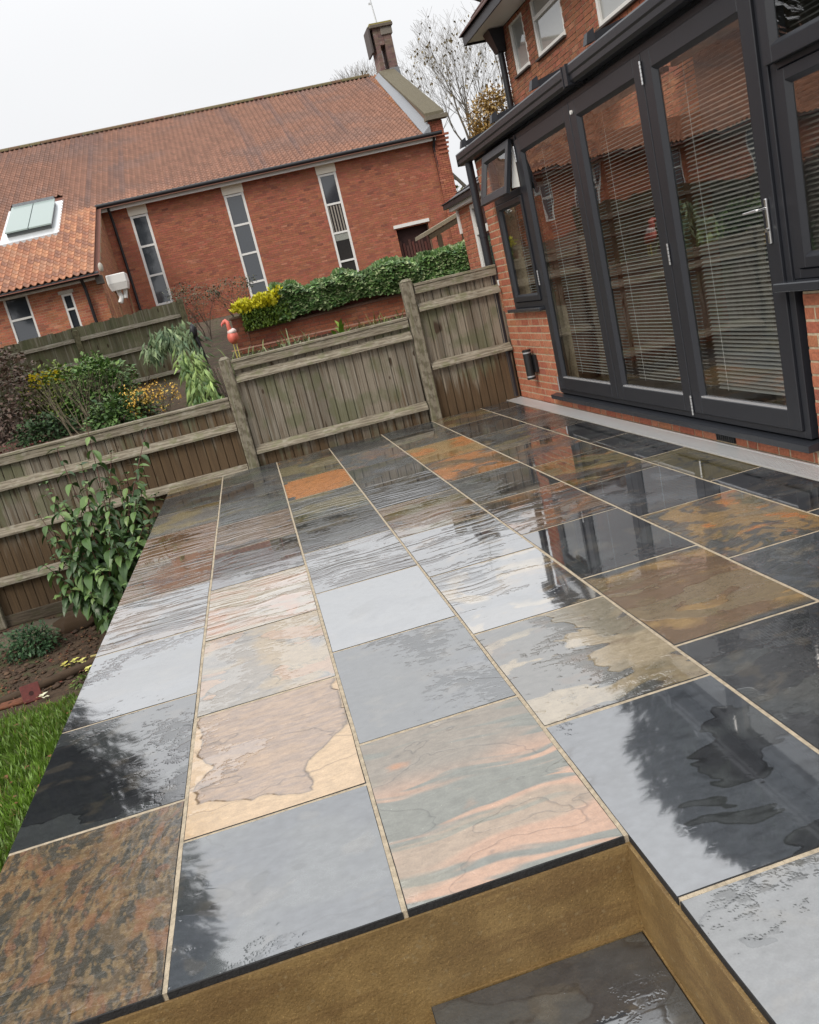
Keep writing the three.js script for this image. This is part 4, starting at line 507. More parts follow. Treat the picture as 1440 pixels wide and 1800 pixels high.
// ------------------------------------------------------------------ church behind the gardens
const G0 = (z) => 8.6 + (-32.9 - z) * 0.07; // inner face of the gable parapet
const ZC = -33, ZA = -27.5, RS = 0.465, roofY = (z) => 6.64 + RS * (-32.6 - z); // roof plane: height at depth z
const churchTone = [0.52, 0.175, 0.105];
{
  const ch = thing('church', 'long red brick church with pantiled roof and tall narrow windows', 'church', [2, 2, -36]), r = rng(303);
  const k = 1.1, yy = (y) => (y - 1.4713) * k + 1.4713;
  const wins = [[-2.61, -1.98], [0.74, 1.46], [4.19, 4.88]].map(([a, b], i) => [a, b, 2.2, 6.16]);
  const door = [6.58, 7.82, 1.9, 3.74];
  const open = [...wins.map((w) => [w[0], w[1], w[2], 6.62]), door];
  const g = new GB(); brickStuff(g, bond(-3.5, 9.15, 1.9, 6.62, open, false, 5), 'z', ZC, 0.06, r, churchTone); g.build('brickwork', vcBrick, ch, 'stuff');
  const wg = new GB(); let u = -3.5; for (const o of open) { wg.box(u, o[0], 1.5, 6.6, ZC - 0.4, ZC - 0.006); u = o[1]; } wg.box(u, 8.75, 1.5, 6.6, ZC - 0.4, ZC - 0.006); for (const o of open) { wg.box(o[0] + 0.0005, o[1] - 0.0005, 1.5, o[2], ZC - 0.4, ZC - 0.008); if (o[3] < 6) wg.box(o[0] + 0.0005, o[1] - 0.0005, o[3], 6.6, ZC - 0.4, ZC - 0.006); } wg.build('wall', mortarDark, ch);
  { const g2 = new GB(); brickStuff(g2, bond(door[0], door[1], door[3], 6.6, [], false, 8), 'z', ZC, 0.004, r, churchTone); }
  // tall windows: cream panel on top, white bars, dark glass
  wins.forEach(([a, b, y0, y1], i) => {
    const w = new GB(); w.box(a, a + 0.085, y0, y1, ZC - 0.1, ZC - 0.01).box(b - 0.085, b, y0, y1, ZC - 0.1, ZC - 0.01); const bars = []; for (let y = y1 - 0.05; y > y0; y -= 1.02) { w.box(a + 0.07, b - 0.07, y - 0.035, y + 0.035, ZC - 0.1, ZC - 0.025); bars.push(y); }
    const f = w.build('window', whitePlastic, ch);
    new GB().box(a - 0.02, b + 0.02, y1 + 0.001, 6.62, ZC - 0.12, ZC + 0.02).build('panel', std({ color: C(0.82, 0.78, 0.68), roughness: 0.6 }), f);
    for (let q = 0; q < bars.length; q++) { const t = bars[q] - 0.035, bt = (bars[q + 1] ?? y0) + 0.035; if (t - bt < 0.1) continue; new GB().quad([a + 0.07, bt, ZC - 0.06], [b - 0.07, bt, ZC - 0.06], [b - 0.07, t, ZC - 0.06], [a + 0.07, t, ZC - 0.06]).build('pane', i === 2 && q >= 1 ? phy({ color: C(0.03, 0.03, 0.032), roughness: 0.06, ior: 1.6 }) : darkGlass, f); }
    if (i === 2) { const cg = new GB(); for (let s = 0; s < 5; s++) cg.box(a + 0.09 + s * 0.105, a + 0.14 + s * 0.105, bars[2] + 0.04, bars[1] - 0.04, ZC - 0.056, ZC - 0.05, [0.42, 0.38, 0.33]); cg.box(a + 0.08, b - 0.08, bars[2] - 0.28, bars[2] - 0.04, ZC - 0.056, ZC - 0.05, [0.4, 0.42, 0.38]); cg.build('blind', vc, f); }
  });
  // door with pale lintel and open boards
  { const d = new GB().box(door[0], door[1], 1.9, door[3], ZC - 0.32, ZC - 0.28, [0.05, 0.018, 0.016]).build('door', vc, ch); for (let i = 0; i < 10; i++) { const x = door[0] + 0.06 + i * 0.118; new GB().box(x, x + 0.085, 1.9, door[3] - 0.45 - 0.1 * ((i * 7) % 3), ZC - 0.279, ZC - 0.25, [0.11 + 0.05 * r(), 0.05, 0.04]).build('board', vc, d); } new GB().box(door[0] - 0.08, door[1] + 0.06, door[3] + 0.001, door[3] + 0.12, ZC - 0.1, ZC + 0.06).build('lintel', whitePlastic, ch); }
  // eaves
  new GB().box(-3.55, 8.7, 6.42, 6.56, ZC + 0.28, ZC + 0.32).box(-3.55, 8.7, 6.53, 6.56, ZC, ZC + 0.279).build('eaves_board', whitePlastic, ch);
  { const g2 = new GB(); const pts = []; g2.tube([[-3.6, 6.63, ZC + 0.4], [2, 6.63, ZC + 0.4], [8.95, 6.63, ZC + 0.4]], 0.07, 10); g2.build('gutter', blackPlastic, ch); }
  for (const x of [-3.2, 8.62]) { new GB().tube([[x, 6.5, ZC + 0.38], [x, 6.2, ZC + 0.1], [x + 0.02, 4.2, ZC + 0.08], [x + 0.02, 2, ZC + 0.08]], 0.05, 8).build('downpipe', blackPlastic, ch); }
  // annex: lower wall, side wall, windows
  const aw = [[-6.33, -5.63, 2.2, 3.93], [-4.72, -4.4, 2.5, 3.68], [-9.4, -8.6, 2.2, 3.93], [-12.5, -11.7, 2.2, 3.93]];
  const g3 = new GB(); brickStuff(g3, bond(-16, -3.5, 1.6, 3.98, aw, false, 6), 'z', ZA, 0.06, r, [0.62, 0.225, 0.13]); g3.build('brickwork', vcBrick, ch, 'stuff');
  const g4 = new GB(); for (const b of bond(-33, -27.52, 1.6, 6.5, [], false, 7)) if (b[3] < roofY(-27.1) - 0.3 + RS * (-27.1 - b[0]) - 0.12) { const col = brickCol(r, [0.58, 0.25, 0.14]); g4.box(-3.56, -3.5, b[2], b[3], b[0], b[1], col, [r() * 3, r()]); } g4.build('brickwork', vcBrick, ch, 'stuff');
  const wa = new GB(); let ua = -16; for (const o of [aw[3], aw[2], aw[0], aw[1]]) { wa.box(ua, o[0], 1.4, 3.97, ZA - 0.3, ZA - 0.006); wa.box(o[0] + 0.0005, o[1] - 0.0005, 1.4, o[2], ZA - 0.3, ZA - 0.008).box(o[0] + 0.0005, o[1] - 0.0005, o[3], 3.96, ZA - 0.3, ZA - 0.007); ua = o[1]; } wa.box(ua, -3.51, 1.4, 3.97, ZA - 0.3, ZA - 0.006); wa.hexa([[-3.75, 1.4, -27.55], [-3.506, 1.4, -27.55], [-3.506, 1.4, -33], [-3.75, 1.4, -33], [-3.75, 3.95, -27.55], [-3.506, 3.95, -27.55], [-3.506, 6.5, -33], [-3.75, 6.5, -33]]); wa.build('wall', mortar, ch);
  aw.forEach(([a, b, y0, y1], i) => { const t = 0.06, m = y1 - (y1 - y0) * 0.38, f = new GB().box(a, a + t, y0, y1, ZA - 0.08, ZA - 0.01).box(b - t, b, y0, y1, ZA - 0.08, ZA - 0.01).box(a + t, b - t, y1 - t, y1, ZA - 0.08, ZA - 0.01).box(a + t, b - t, m - 0.03, m + 0.03, ZA - 0.08, ZA - 0.012).box(a + t, b - t, y0, y0 + t, ZA - 0.08, ZA - 0.01).build('window', whitePlastic, ch); new GB().quad([a + t, m, ZA - 0.05], [b - t, m, ZA - 0.05], [b - t, y1 - t, ZA - 0.05], [a + t, y1 - t, ZA - 0.05]).build('pane', darkGlass, f); new GB().quad([a + t, y0, ZA - 0.05], [b - t, y0, ZA - 0.05], [b - t, m, ZA - 0.05], [a + t, m, ZA - 0.05]).build('pane', darkGlass, f); if (i === 1) new GB().box(a - 0.06, b + 0.06, y1 + 0.001, y1 + 0.1, ZA - 0.05, ZA + 0.04).build('lintel', creamPaint, f); });
  new GB().box(-16, -3.6, 3.86, 3.96, ZA + 0.24, ZA + 0.28).build('eaves_board', creamPaint, ch); new GB().tube([[-16, 4.0, ZA + 0.36], [-9, 4.0, ZA + 0.36], [-3.45, 4.0, ZA + 0.36]], 0.075, 10).build('gutter', blackPlastic, ch);
  new GB().tube([[-3.98, 3.95, ZA + 0.34], [-3.98, 3.7, ZA + 0.1], [-3.96, 1.8, ZA + 0.08]], 0.05, 8).build('downpipe', blackPlastic, ch); new GB().box(-3.6, -3.4, 3.72, 3.95, ZA - 0.05, ZA + 0.3).build('eaves_end', std({ color: C(0.09, 0.08, 0.07), roughness: 0.8 }), ch);
  // roof: boarding below, pantiles above
  const rb = new GB(), yz = (z, d = 0) => roofY(z) - 0.07 + d; rb.quad([-20, yz(-27.0), -27.0], [-3.42, yz(-27.0), -27.0], [-3.42, yz(-42.2), -42.2], [-20, yz(-42.2), -42.2]).quad([-3.42, yz(-32.5), -32.5], [8.75, yz(-32.5), -32.5], [9.35, yz(-42.2), -42.2], [-3.42, yz(-42.2), -42.2]).quad([9, yz(-42.2), -42.2], [-20, yz(-42.2), -42.2], [-20, 4, -56], [9, 4, -56]); const roof = rb.build('roof', std({ color: C(0.16, 0.065, 0.045), roughness: 0.9 }), ch);
  const tw = 0.203, ga = 0.31, cs = 1 / Math.hypot(1, RS), dz = ga * cs; // cover width, gauge
  const prof = [[-0.5, 0.03], [-0.34, 0.06], [-0.16, 0.03], [0.06, -0.008], [0.36, -0.004], [0.54, 0.045]];
  const tileGB = (gb, x, z, col, L = ga + 0.05) => { // one pantile: lower edge at depth z
    const at = (s, h, e) => { const zz = z - e * L * cs; return [x + s * tw, roofY(zz) + h + (e ? -0.012 : 0.016), zz]; };
    for (let i = 0; i < prof.length - 1; i++) { const a = prof[i], b = prof[i + 1]; gb.quad(at(a[0], a[1], 0), at(b[0], b[1], 0), at(b[0], b[1], 1), at(a[0], a[1], 1), col); gb.quad(at(a[0], a[1] - 0.022, 0), at(b[0], b[1] - 0.022, 0), at(b[0], b[1], 0), at(a[0], a[1], 0), col); } };
  const tileCol = (x, z, rr) => { const n = fbm(x * 0.5 + 7, z * 0.6 + 3, 3), n2 = fbm(x * 2.6 + 31, z * 0.14 + 8, 3), low = ss(-33.5, -30.5, z + (n - 0.5) * 3); let c = mix3([0.36, 0.185, 0.125], [0.62, 0.29, 0.165], low); c = mix3(c, [0.28, 0.18, 0.15], ss(0.5, 0.72, n) * 0.5 * (1 - 0.7 * low)); c = mix3(c, [0.20, 0.14, 0.135], ss(0.58, 0.72, n2) * 0.42 * (1 - low)); if (x > 8.2 + (-32.9 - z) * 0.062) c = mix3(c, [0.46, 0.19, 0.07], 0.55); const t = 0.84 + 0.32 * rr(); return c.map((v) => v * t); };
  const tr = rng(909), all = new GB(); let shown = 0; const tileVar = [];
  for (let v = 0; v < 5; v++) { const tg = new GB(); tileGB(tg, 0, -27.05, [1, 1, 1]); const y0 = roofY(-27.05); for (let i = 0; i < tg.p.length; i += 3) { tg.p[i + 1] -= y0; tg.p[i + 2] += 27.05; } tileVar.push(tg.geometry()); if (v === 0) break; }
  const tileMats = [[0.62, 0.29, 0.165], [0.55, 0.25, 0.145], [0.68, 0.34, 0.19], [0.50, 0.25, 0.155], [0.60, 0.32, 0.20], [0.42, 0.21, 0.14]].map((q) => std({ color: C(...q), roughness: 0.85, map: gm }));
  const sky = [-6.62, -4.72, -34.1, -30.55];
  for (let z = -27.05; z > -42.1; z -= dz) for (let x = -19.9; x < G0(z) - 0.1; x += tw) {
    if (z > -32.4 && x > -3.5) continue; if (x > sky[0] && x < sky[1] && z > sky[2] - 0.3 && z < sky[3]) continue;
    if (x > -6.6 && z > -32.4 && shown < 290 && x < -3.5) { shown++; meshAt('pantile', tileVar[0], tileMats[Math.floor(tr() * 6)], roof, [x, roofY(z), z]); }
    else tileGB(all, x, z, tileCol(x, z, tr)); }
  all.build('pantiles', std({ vertexColors: true, roughness: 0.85, map: gm }), roof, 'stuff');
  { const rd = new GB(); for (let x = -20; x < 8.7; x += 0.45) { const pr = []; for (let i = 0; i <= 6; i++) { const a = i / 6 * Math.PI; pr.push([roofY(-42.2) + 0.0 + 0.14 * Math.sin(a), -42.2 + 0.16 * Math.cos(a)]); } const col = mix3([0.2, 0.1, 0.06], [0.2, 0.17, 0.08], tr()); for (let i = 0; i < 6; i++) rd.quad([x, pr[i][0], pr[i][1]], [x + 0.44, pr[i][0], pr[i][1]], [x + 0.44, pr[i + 1][0], pr[i + 1][1]], [x, pr[i + 1][0], pr[i + 1][1]], col); } rd.build('ridge_tiles', vc, roof); }
  // skylight in the roof
  { const P = (x, z, h) => [x, roofY(z) + h, z], f = new GB(), [a, b, z1, z0] = [sky[0], sky[1], -33.9, -30.75]; f.hexa([P(a, z0, -0.05), P(b, z0, -0.05), P(b, z1, -0.05), P(a, z1, -0.05), P(a, z0, 0.06), P(b, z0, 0.06), P(b, z1, 0.06), P(a, z1, 0.06)]); const sk = f.build('skylight', galv, ch); const c0 = a + 0.22, c1 = b - 0.25, zz0 = z0 - 0.5, zz1 = z1 + 0.3; new GB().hexa([P(c0, zz0, 0.07), P(c1, zz0, 0.07), P(c1, zz1, 0.07), P(c0, zz1, 0.07), P(c0, zz0, 0.2), P(c1, zz0, 0.2), P(c1, zz1, 0.2), P(c0, zz1, 0.2)]).build('kerb', std({ color: C(0.09, 0.1, 0.1), roughness: 0.6 }), sk); const md = (c0 + c1) / 2, sg = phy({ color: C(0.30, 0.37, 0.35), roughness: 0.15, ior: 1.35 }); for (const [p, q] of [[c0 - 0.03, md - 0.015], [md + 0.015, c1 + 0.03]]) new GB().hexa([P(p, zz0 + 0.06, 0.205), P(q, zz0 + 0.06, 0.205), P(q, zz1, 0.205), P(p, zz1, 0.205), P(p, zz0 + 0.06, 0.25), P(q, zz0 + 0.06, 0.25), P(q, zz1, 0.25), P(p, zz1, 0.25)]).build('pane', sg, sk); new GB().bar(P(c0, zz1 - 0.08, 0.24), P(c1, zz1 - 0.08, 0.24), 0.12, 0.14).build('head_flashing', lead, sk); }
  // gable parapet, kneeler and bellcote
  const G1 = (z) => G0(z) + 0.5, top = (z) => roofY(z) + lerp(0.58, 0.16, (-32.9 - z) / 9.4), pr = (za, zb, f, g2, y0, y1) => [[f(za), y0(za), za], [g2(za), y0(za), za], [g2(zb), y0(zb), zb], [f(zb), y0(zb), zb], [f(za), y1(za), za], [g2(za), y1(za), za], [g2(zb), y1(zb), zb], [f(zb), y1(zb), zb]];
  new GB().hexa(pr(-32.9, -42.3, G0, G1, () => 1.5, top)).hexa([[9.3, 1.5, -42.301], [9.8, 1.5, -42.301], [9.8, 1.5, -55], [9.3, 1.5, -55], [9.3, top(-42.3), -42.301], [9.8, top(-42.3), -42.301], [9.8, 5, -55], [9.3, 5, -55]]).build('gable_wall', mortarDark, ch);
  const gb2 = new GB(); brickStuff(gb2, bond(8.59, 9.11, 2, 7.1, [], false, 3), 'z', -32.86, 0.05, r, churchTone); for (let i = 0; i < 5; i++) gb2.box(8.74, 9.13 + 0.03 * i, 5.95 + i * 0.15, 6.02 + i * 0.15, -32.9, -32.82 + 0.01 * i, churchTone); gb2.build('brickwork', vcBrick, ch, 'stuff');
  new GB().hexa(pr(-32.7, -41.6, (z) => G0(z) - 0.1, (z) => G1(z) + 0.12, top, (z) => top(z) + 0.1), [0.25, 0.22, 0.15]).build('coping', std({ vertexColors: true, roughness: 0.95, map: gm, bumpMap: gb4, bumpScale: 0.02 }), ch);
  new GB().box(8.48, 9.3, top(-32.7) - 0.16, top(-32.7) - 0.02, -32.95, -32.6, [0.24, 0.21, 0.16]).build('kneeler', vc, ch);
  new GB().hexa([[-0.3, 0.02, 0], [0, 0.02, 0], [0, 0.02, 1], [-0.3, 0.02, 1], [-0.3, 0.06, 0], [0, 0.3, 0], [0, 0.3, 1], [-0.3, 0.06, 1]].map(([dx, h, e]) => { const z = e ? -41.6 : -32.6; return [G0(z) - 0.02 + dx, roofY(z) + h, z]; })).build('lead_flashing', lead, ch);
  { const b = new GB(), x0 = 9.25, x1 = 10.05, z0 = -42.6, z1 = -41.6, y0 = 10.4, y1 = 12.85, tone = [0.30, 0.20, 0.175];
    for (const [p, q] of [[x0, x0 + 0.2], [x1 - 0.36, x1]]) for (const rr of bond(p, q, y0, y1, [], false, 4)) b.box(rr[0], rr[1] + 0.008, rr[2], rr[3] + 0.008, z0, z1, brickCol(r, tone), [r(), r()]); for (const rr of bond(x0 + 0.2, x1 - 0.36, 12.15, y1, [], false, 4)) b.box(rr[0], rr[1] + 0.008, rr[2], rr[3] + 0.008, z0, z1, brickCol(r, tone)); const be = b.build('bellcote', vcBrick, ch);
    new GB().cbox(x0 - 0.14, x1 + 0.14, y1, y1 + 0.14, z0 - 0.15, z1 + 0.15, 0.02, [0.22, 0.185, 0.15]).cbox(x0 + 0.35, x1 + 0.08, y1 - 0.32, y1 - 0.001, z0 - 0.06, z1 + 0.06, 0.02, [0.34, 0.31, 0.27]).build('cap_stone', vc, be); new GB().box(x0 - 0.12, x1 + 0.1, y1 + 0.141, y1 + 0.2, z0 - 0.12, z1 + 0.12, [0.42, 0.36, 0.08]).build('moss_top', vc, be); new GB().box(x0 - 0.22, x0 - 0.141, 11.9, y1 + 0.1, z0 - 0.05, z1 + 0.05, [0.14, 0.12, 0.115]).build('side_board', vc, be); new GB().hexa([[x0 - 0.05, 10.45, z1 + 0.06], [x1 + 0.1, 10.45, z1 + 0.06], [x1 + 0.1, 10.5, z0], [x0 - 0.05, 10.5, z0], [x0 + 0.42, 11.15, z1 + 0.02], [x1 + 0.03, 11.15, z1 + 0.02], [x1 + 0.03, 11.15, z0], [x0 + 0.42, 11.15, z0]]).build('lead_skirt', lead, be); new GB().tube([[9.62, 13.0, -42], [9.55, 14.0, -42], [9.5, 15.0, -42]], [0.035, 0.03, 0.02], 6).box(9.42, 9.56, 13.95, 14.03, -42.02, -41.98).build('finial', galv, be); }
  // vent box and pole beside the annex
}
{
  const v = thing('vent_box', 'white boxed ventilation unit on legs beside the church annex', 'vent box', [-2.95, 2.0, -27]); new GB().cbox(-3.25, -2.7, 3.58, 3.85, -27.3, -26.7, 0.02).build('box', whitePlastic, v); new GB().hexa([[-3.2, 3.4, -26.75], [-2.75, 3.4, -26.75], [-2.75, 3.4, -27.25], [-3.2, 3.4, -27.25], [-3.25, 3.579, -26.7], [-2.7, 3.579, -26.7], [-2.7, 3.579, -27.3], [-3.25, 3.579, -27.3]]).build('skirt', whitePlastic, v); new GB().tube([[-3.05, 3.4, -27], [-3.0, 3.2, -26.95], [-3.08, 3.05, -26.9]], 0.07, 8).tube([[-2.85, 3.4, -27], [-2.9, 3.15, -26.95]], 0.06, 8).build('duct', whitePlastic, v); new GB().tube([[-2.8, 3.4, -27.1], [-2.8, 1.9, -27.1]], 0.03, 6).tube([[-3.15, 3.4, -27.1], [-3.15, 1.9, -27.1]], 0.03, 6).build('leg', std({ color: C(0.2, 0.11, 0.06), roughness: 0.9 }), v);
  const l = thing('lamp_post', 'thin rusty pole with a pale lamp head beside the church annex', 'lamp post', [-3.3, 1.9, -26.6]); new GB().tube([[-3.2, 1.9, -26.6], [-3.25, 3.0, -26.6], [-3.28, 4.0, -26.6]], 0.022, 6).build('pole', std({ color: C(0.25, 0.12, 0.06), roughness: 0.8 }), l); new GB().blob([-3.28, 4.1, -26.6], [0.07, 0.13, 0.07], 10, 8).build('lamp_head', creamPaint, l);
}
// timber gate canopy beyond the hedge
{
  const t = thing('timber_canopy', 'small weathered timber canopy on posts above the ivy hedge', 'canopy', [5, 1.2, -20]), m = std({ color: C(0.12, 0.085, 0.05), roughness: 0.9, map: gm });
  new GB().hexa([[4.5, 2.52, -19.6], [5.6, 2.86, -19.6], [5.6, 2.86, -20.6], [4.5, 2.52, -20.6], [4.5, 2.6, -19.6], [5.6, 2.94, -19.6], [5.6, 2.94, -20.6], [4.5, 2.6, -20.6]]).build('roof_boards', std({ color: C(0.4, 0.34, 0.24), roughness: 0.9, map: gm }), t); new GB().bar([4.62, 2.49, -19.65], [5.5, 2.76, -19.65], 0.06, 0.12).build('beam', m, t);
  for (const [x, y] of [[4.85, 2.5], [5.42, 2.7]]) new GB().cbox(x - 0.05, x + 0.05, 1.0, y, -19.72, -19.62, 0.008).build('post', m, t);
}

// ------------------------------------------------------------------ neighbour's garden
{
  const Z = -16.5, f = thing('neighbour_fence', 'old green-grey close-board fence in the neighbouring garden', 'fence', [-2.8, 0.6, Z]), r = rng(81), x0 = -7, x1 = -0.9, topAt = (x) => 2.13 + (x - x0) * 0.02;
  const t = panelTex(x0, x1, 0.5, 2.3, 1024, 512, (x, y) => 0.15 - (y - 0.7) * 0.5, 9, [0.15, 0.145, 0.085], 0.085), mat = std({ map: t, roughness: 0.9 }), px = (x) => (x - x0) / (x1 - x0), py = (y) => (y - 0.5) / 1.8;
  for (let x = x0; x < x1 - 0.02; x += 0.085) { const e = x + 0.085, tp = topAt(x) - r() * 0.03, g = new GB(), o = (r() - 0.5) * 0.01, v = [[x, 0.55, Z + 0.02 + o], [e + 0.008, 0.55, Z + 0.006 + o], [e + 0.008, 0.55, Z - 0.012], [x, 0.55, Z - 0.012], [x, tp, Z + 0.02 + o], [e + 0.008, tp, Z + 0.006 + o], [e + 0.008, tp, Z - 0.012], [x, tp, Z - 0.012]], q = (a, b, c, d) => g.quad(v[a], v[b], v[c], v[d], [1, 1, 1], [a, b, c, d].map((n) => [px(v[n][0]), py(v[n][1])])); q(0, 1, 5, 4); q(1, 2, 6, 5); q(3, 0, 4, 7); q(4, 5, 6, 7); g.build('board', mat, f); }
  for (const y of [1.98, 1.58, 1.04]) new GB().hexa([[x0, y - 0.04, Z + 0.09], [x1, y - 0.02, Z + 0.09], [x1, y - 0.02, Z + 0.03], [x0, y - 0.04, Z + 0.03], [x0, y, Z + 0.075], [x1, y + 0.02, Z + 0.075], [x1, y + 0.05, Z + 0.03], [x0, y + 0.03, Z + 0.03]]).build('rail', railMat, f);
  for (const x of [-2.78, -4.6, -0.88]) new GB().cbox(x - 0.05, x + 0.05, 0.5, topAt(x) - (x > -1 ? -0.02 : 0.06), Z - 0.02, Z + 0.1, 0.01).build('post', std({ map: rep(railTex, 4, 0.6), color: C(0.55, 0.56, 0.42), roughness: 0.9 }), f);
}
{ // garden wall with pier, cap, and low railing in front
  const Z = -18, w = thing('garden_wall', 'low red brick garden wall with a pier at its left end', 'wall', [2.5, 1, Z]), r = rng(91);
  const R = bond(0.16, 5.4, 1.0, 1.4, [], false, 3), near = R.filter((b) => b[0] < 3.6).slice(0, 200), rest = R.filter((b) => !near.includes(b)); layBricks(w, near, 'z', Z, 0.05, r); layBricks(w, bond(-0.1, 0.155, 0.95, 1.72, [], false, 5), 'z', Z + 0.05, 0.05, r);
  const g = new GB(); brickStuff(g, rest, 'z', Z, 0.05, r, [0.33, 0.12, 0.085]); brickStuff(g, bond(0.16, 5.4, 1.47, 1.8, [], false, 6), 'z', Z - 0.15, 0.05, r, [0.3, 0.11, 0.08]); g.build('brickwork', vcBrick, w, 'stuff');
  new GB().box(0.16, 5.4, 0.6, 1.4, Z - 0.2, Z - 0.007).box(-0.095, 0.15, 0.6, 1.72, Z - 0.15, Z + 0.043).box(0.16, 5.4, 1.45, 1.8, Z - 0.35, Z - 0.157).build('core', mortarDark, w); new GB().cbox(0.16, 5.4, 1.401, 1.45, Z - 0.22, Z + 0.03, 0.008, [0.3, 0.17, 0.12]).cbox(-0.13, 0.19, 1.721, 1.77, Z - 0.18, Z + 0.08, 0.008, [0.34, 0.22, 0.15]).build('coping', vc, w);
  const ra = thing('metal_railing', 'thin rusty railing in front of the brick garden wall', 'railing', [1.5, 0.9, -14.2]), rust = std({ color: C(0.2, 0.10, 0.07), roughness: 0.8 }); new GB().bar([-0.2, 1.2, -14.2], [3, 1.13, -14.2], 0.025, 0.02).build('top_bar', std({ color: C(0.36, 0.2, 0.15), roughness: 0.8 }), ra); for (let x = -0.15; x < 3; x += 0.1) new GB().tube([[x, 0.6, -14.2], [x, 1.19 - (x + 0.2) * 0.022, -14.2]], 0.006, 5).build('baluster', rust, ra);
}
const leafCol = (r, a, b) => { const t = r(), k = 0.75 + 0.5 * r(); return mix3(a, b, t).map((v) => v * k); };
function bush(gb, c, rad, n, len, wid, a, b, r, shell = 0.55, fn) { // leaves through an uneven volume
  for (let i = 0; i < n; i++) { let x, y, z, d; do { x = r() * 2 - 1; y = r() * 2 - 1; z = r() * 2 - 1; d = x * x + y * y + z * z; } while (d > 1 || d < 0.01); d = Math.sqrt(d); const k = (shell + (1 - shell) * r()) / d * (0.72 + 0.5 * fbm(x / d * 2.3 + c[0] * 3 + 9, y / d * 2.3 + z / d * 1.7 + c[2], 3)); x *= k; y *= k; z *= k; const p = [c[0] + x * rad[0], c[1] + y * rad[1], c[2] + z * rad[2]]; if (fn && !fn(p)) continue; const s = 0.6 + 0.7 * r(); gb.leaf(p, [x + (r() - 0.5) * 1.2, y * 0.6 + (r() - 0.6) * 1.0, z + (r() - 0.5) * 1.2], [r() - 0.5, 1, r() - 0.5], len * s, wid * s, leafCol(r, a, b)); } return gb; }
{ // ivy hedge on the wall and golden shrub at its end
  const h = thing('ivy_hedge', 'clipped glossy ivy hedge along the top of the brick wall', 'hedge', [2.8, 1.4, -18.2]), r = rng(131), g = new GB();
  for (let i = 0; i < 15000; i++) { const x = 0.85 + r() * 4.65, a = r(), bump = 0.26 * (fbm(x * 2.6, 3, 4) - 0.5) * 2, H = 2.05 + bump * 0.8 + (x > 4 ? 0.05 : 0), lo = 1.52 + 0.1 * (fbm(x * 3, 9, 3) - 0.5) * 2; let p, d; if (a < 0.3) { p = [x, H - 0.05 * r(), -18.45 + r() * 0.6]; d = [(r() - 0.5), 0.9, (r() - 0.3)]; } else { const y = lo + r() * (H - lo); p = [x, y, -17.8 + 0.3 * (fbm(x * 3.5, y * 4.5, 3) - 0.5) - 0.12 * r()]; d = [(r() - 0.5) * 1.2, -0.5 + 0.6 * r(), 0.8]; } g.leaf(p, d, [r() - 0.5, 1, 0.8 + r() * 0.5], 0.08 + 0.06 * r(), 0.07 + 0.05 * r(), leafCol(r, [0.04, 0.10, 0.03], r() < 0.35 ? [0.5, 0.6, 0.3] : [0.17, 0.3, 0.085])); }
  g.build('leaves', foliage, h, 'stuff'); new GB().box(0.35, 5.45, 1.6, 1.98, -18.4, -18.0).build('shaded_fill', std({ color: C(0.10, 0.085, 0.05), roughness: 1, map: gm }), h);  // solid dark box added inside the hedge, standing for its shaded depth
  const y = thing('golden_shrub', 'bright yellow and green variegated shrub at the left end of the ivy hedge', 'shrub', [0.45, 1.5, -17.95]), g2 = new GB(); for (let i = 0; i < 4200; i++) { const x = 0.12 + r() * 0.95, yy = 1.42 + r() * 0.62 * (0.75 + 0.4 * vn(x * 6, 2)); const top = yy > 1.80 + 0.1 * (vn(x * 9, 1) - 0.5); g2.leaf([x - (top ? 0.2 * r() : 0), yy, -17.9 + 0.35 * (r() - 0.5)], [r() - 0.5, 0.4 + 0.5 * r(), r() - 0.2], [0, 1, 0.5], top ? 0.09 : 0.06, top ? 0.06 : 0.04, top ? leafCol(r, [0.7, 0.68, 0.03], [0.85, 0.78, 0.06]) : leafCol(r, [0.05, 0.11, 0.02], [0.22, 0.32, 0.04])); } g2.build('leaves', foliage, y, 'stuff'); new GB().blob([0.55, 1.66, -18], [0.36, 0.22, 0.16], 10, 6, [0.10, 0.085, 0.05]).build('shaded_fill', bark, y);  // the blob is a solid dark filling for the shade between the leaves
}
function twigs(gb, p, dir, len, rad, depth, r, col, spread = 0.6, tips, dec = 0.72) { // recursive branching
  const n = 3, pts = [p], rs = [rad]; let q = V(...p), d = V(...dir).normalize(); for (let i = 0; i < n; i++) { d.add(V((r() - 0.5) * 0.25, (r() - 0.35) * 0.2, (r() - 0.5) * 0.25)).normalize(); q = q.clone().addScaledVector(d, len / n); pts.push(q.toArray()); rs.push(rad * (1 - 0.38 * (i + 1) / n)); }
  gb.tube(pts, rs, depth > 3 ? 6 : depth > 1 ? 4 : 3, col, false); if (depth <= 0) { tips && tips.push([q.toArray(), d.toArray()]); return; }
  const kids = 2 + (r() < 0.55 ? 1 : 0); for (let k = 0; k < kids; k++) { const s = V(r() - 0.5, (r() - 0.4) * 0.8, r() - 0.5).normalize().multiplyScalar(spread * (k === 0 ? 0.45 : 1)); twigs(gb, q.toArray(), d.clone().add(s).toArray(), len * (dec + 0.16 * r()), rs[n] * (k === 0 ? 0.85 : 0.65), depth - 1, r, col, spread, tips, dec); }
  if (depth > 1) twigs(gb, pts[2], d.clone().add(V(r() - 0.5, r() * 0.4, r() - 0.5).multiplyScalar(spread * 1.8)).toArray(), len * 0.6, rad * 0.45, depth - 2 < 0 ? 0 : depth - 2, r, col, spread, tips, dec);
}
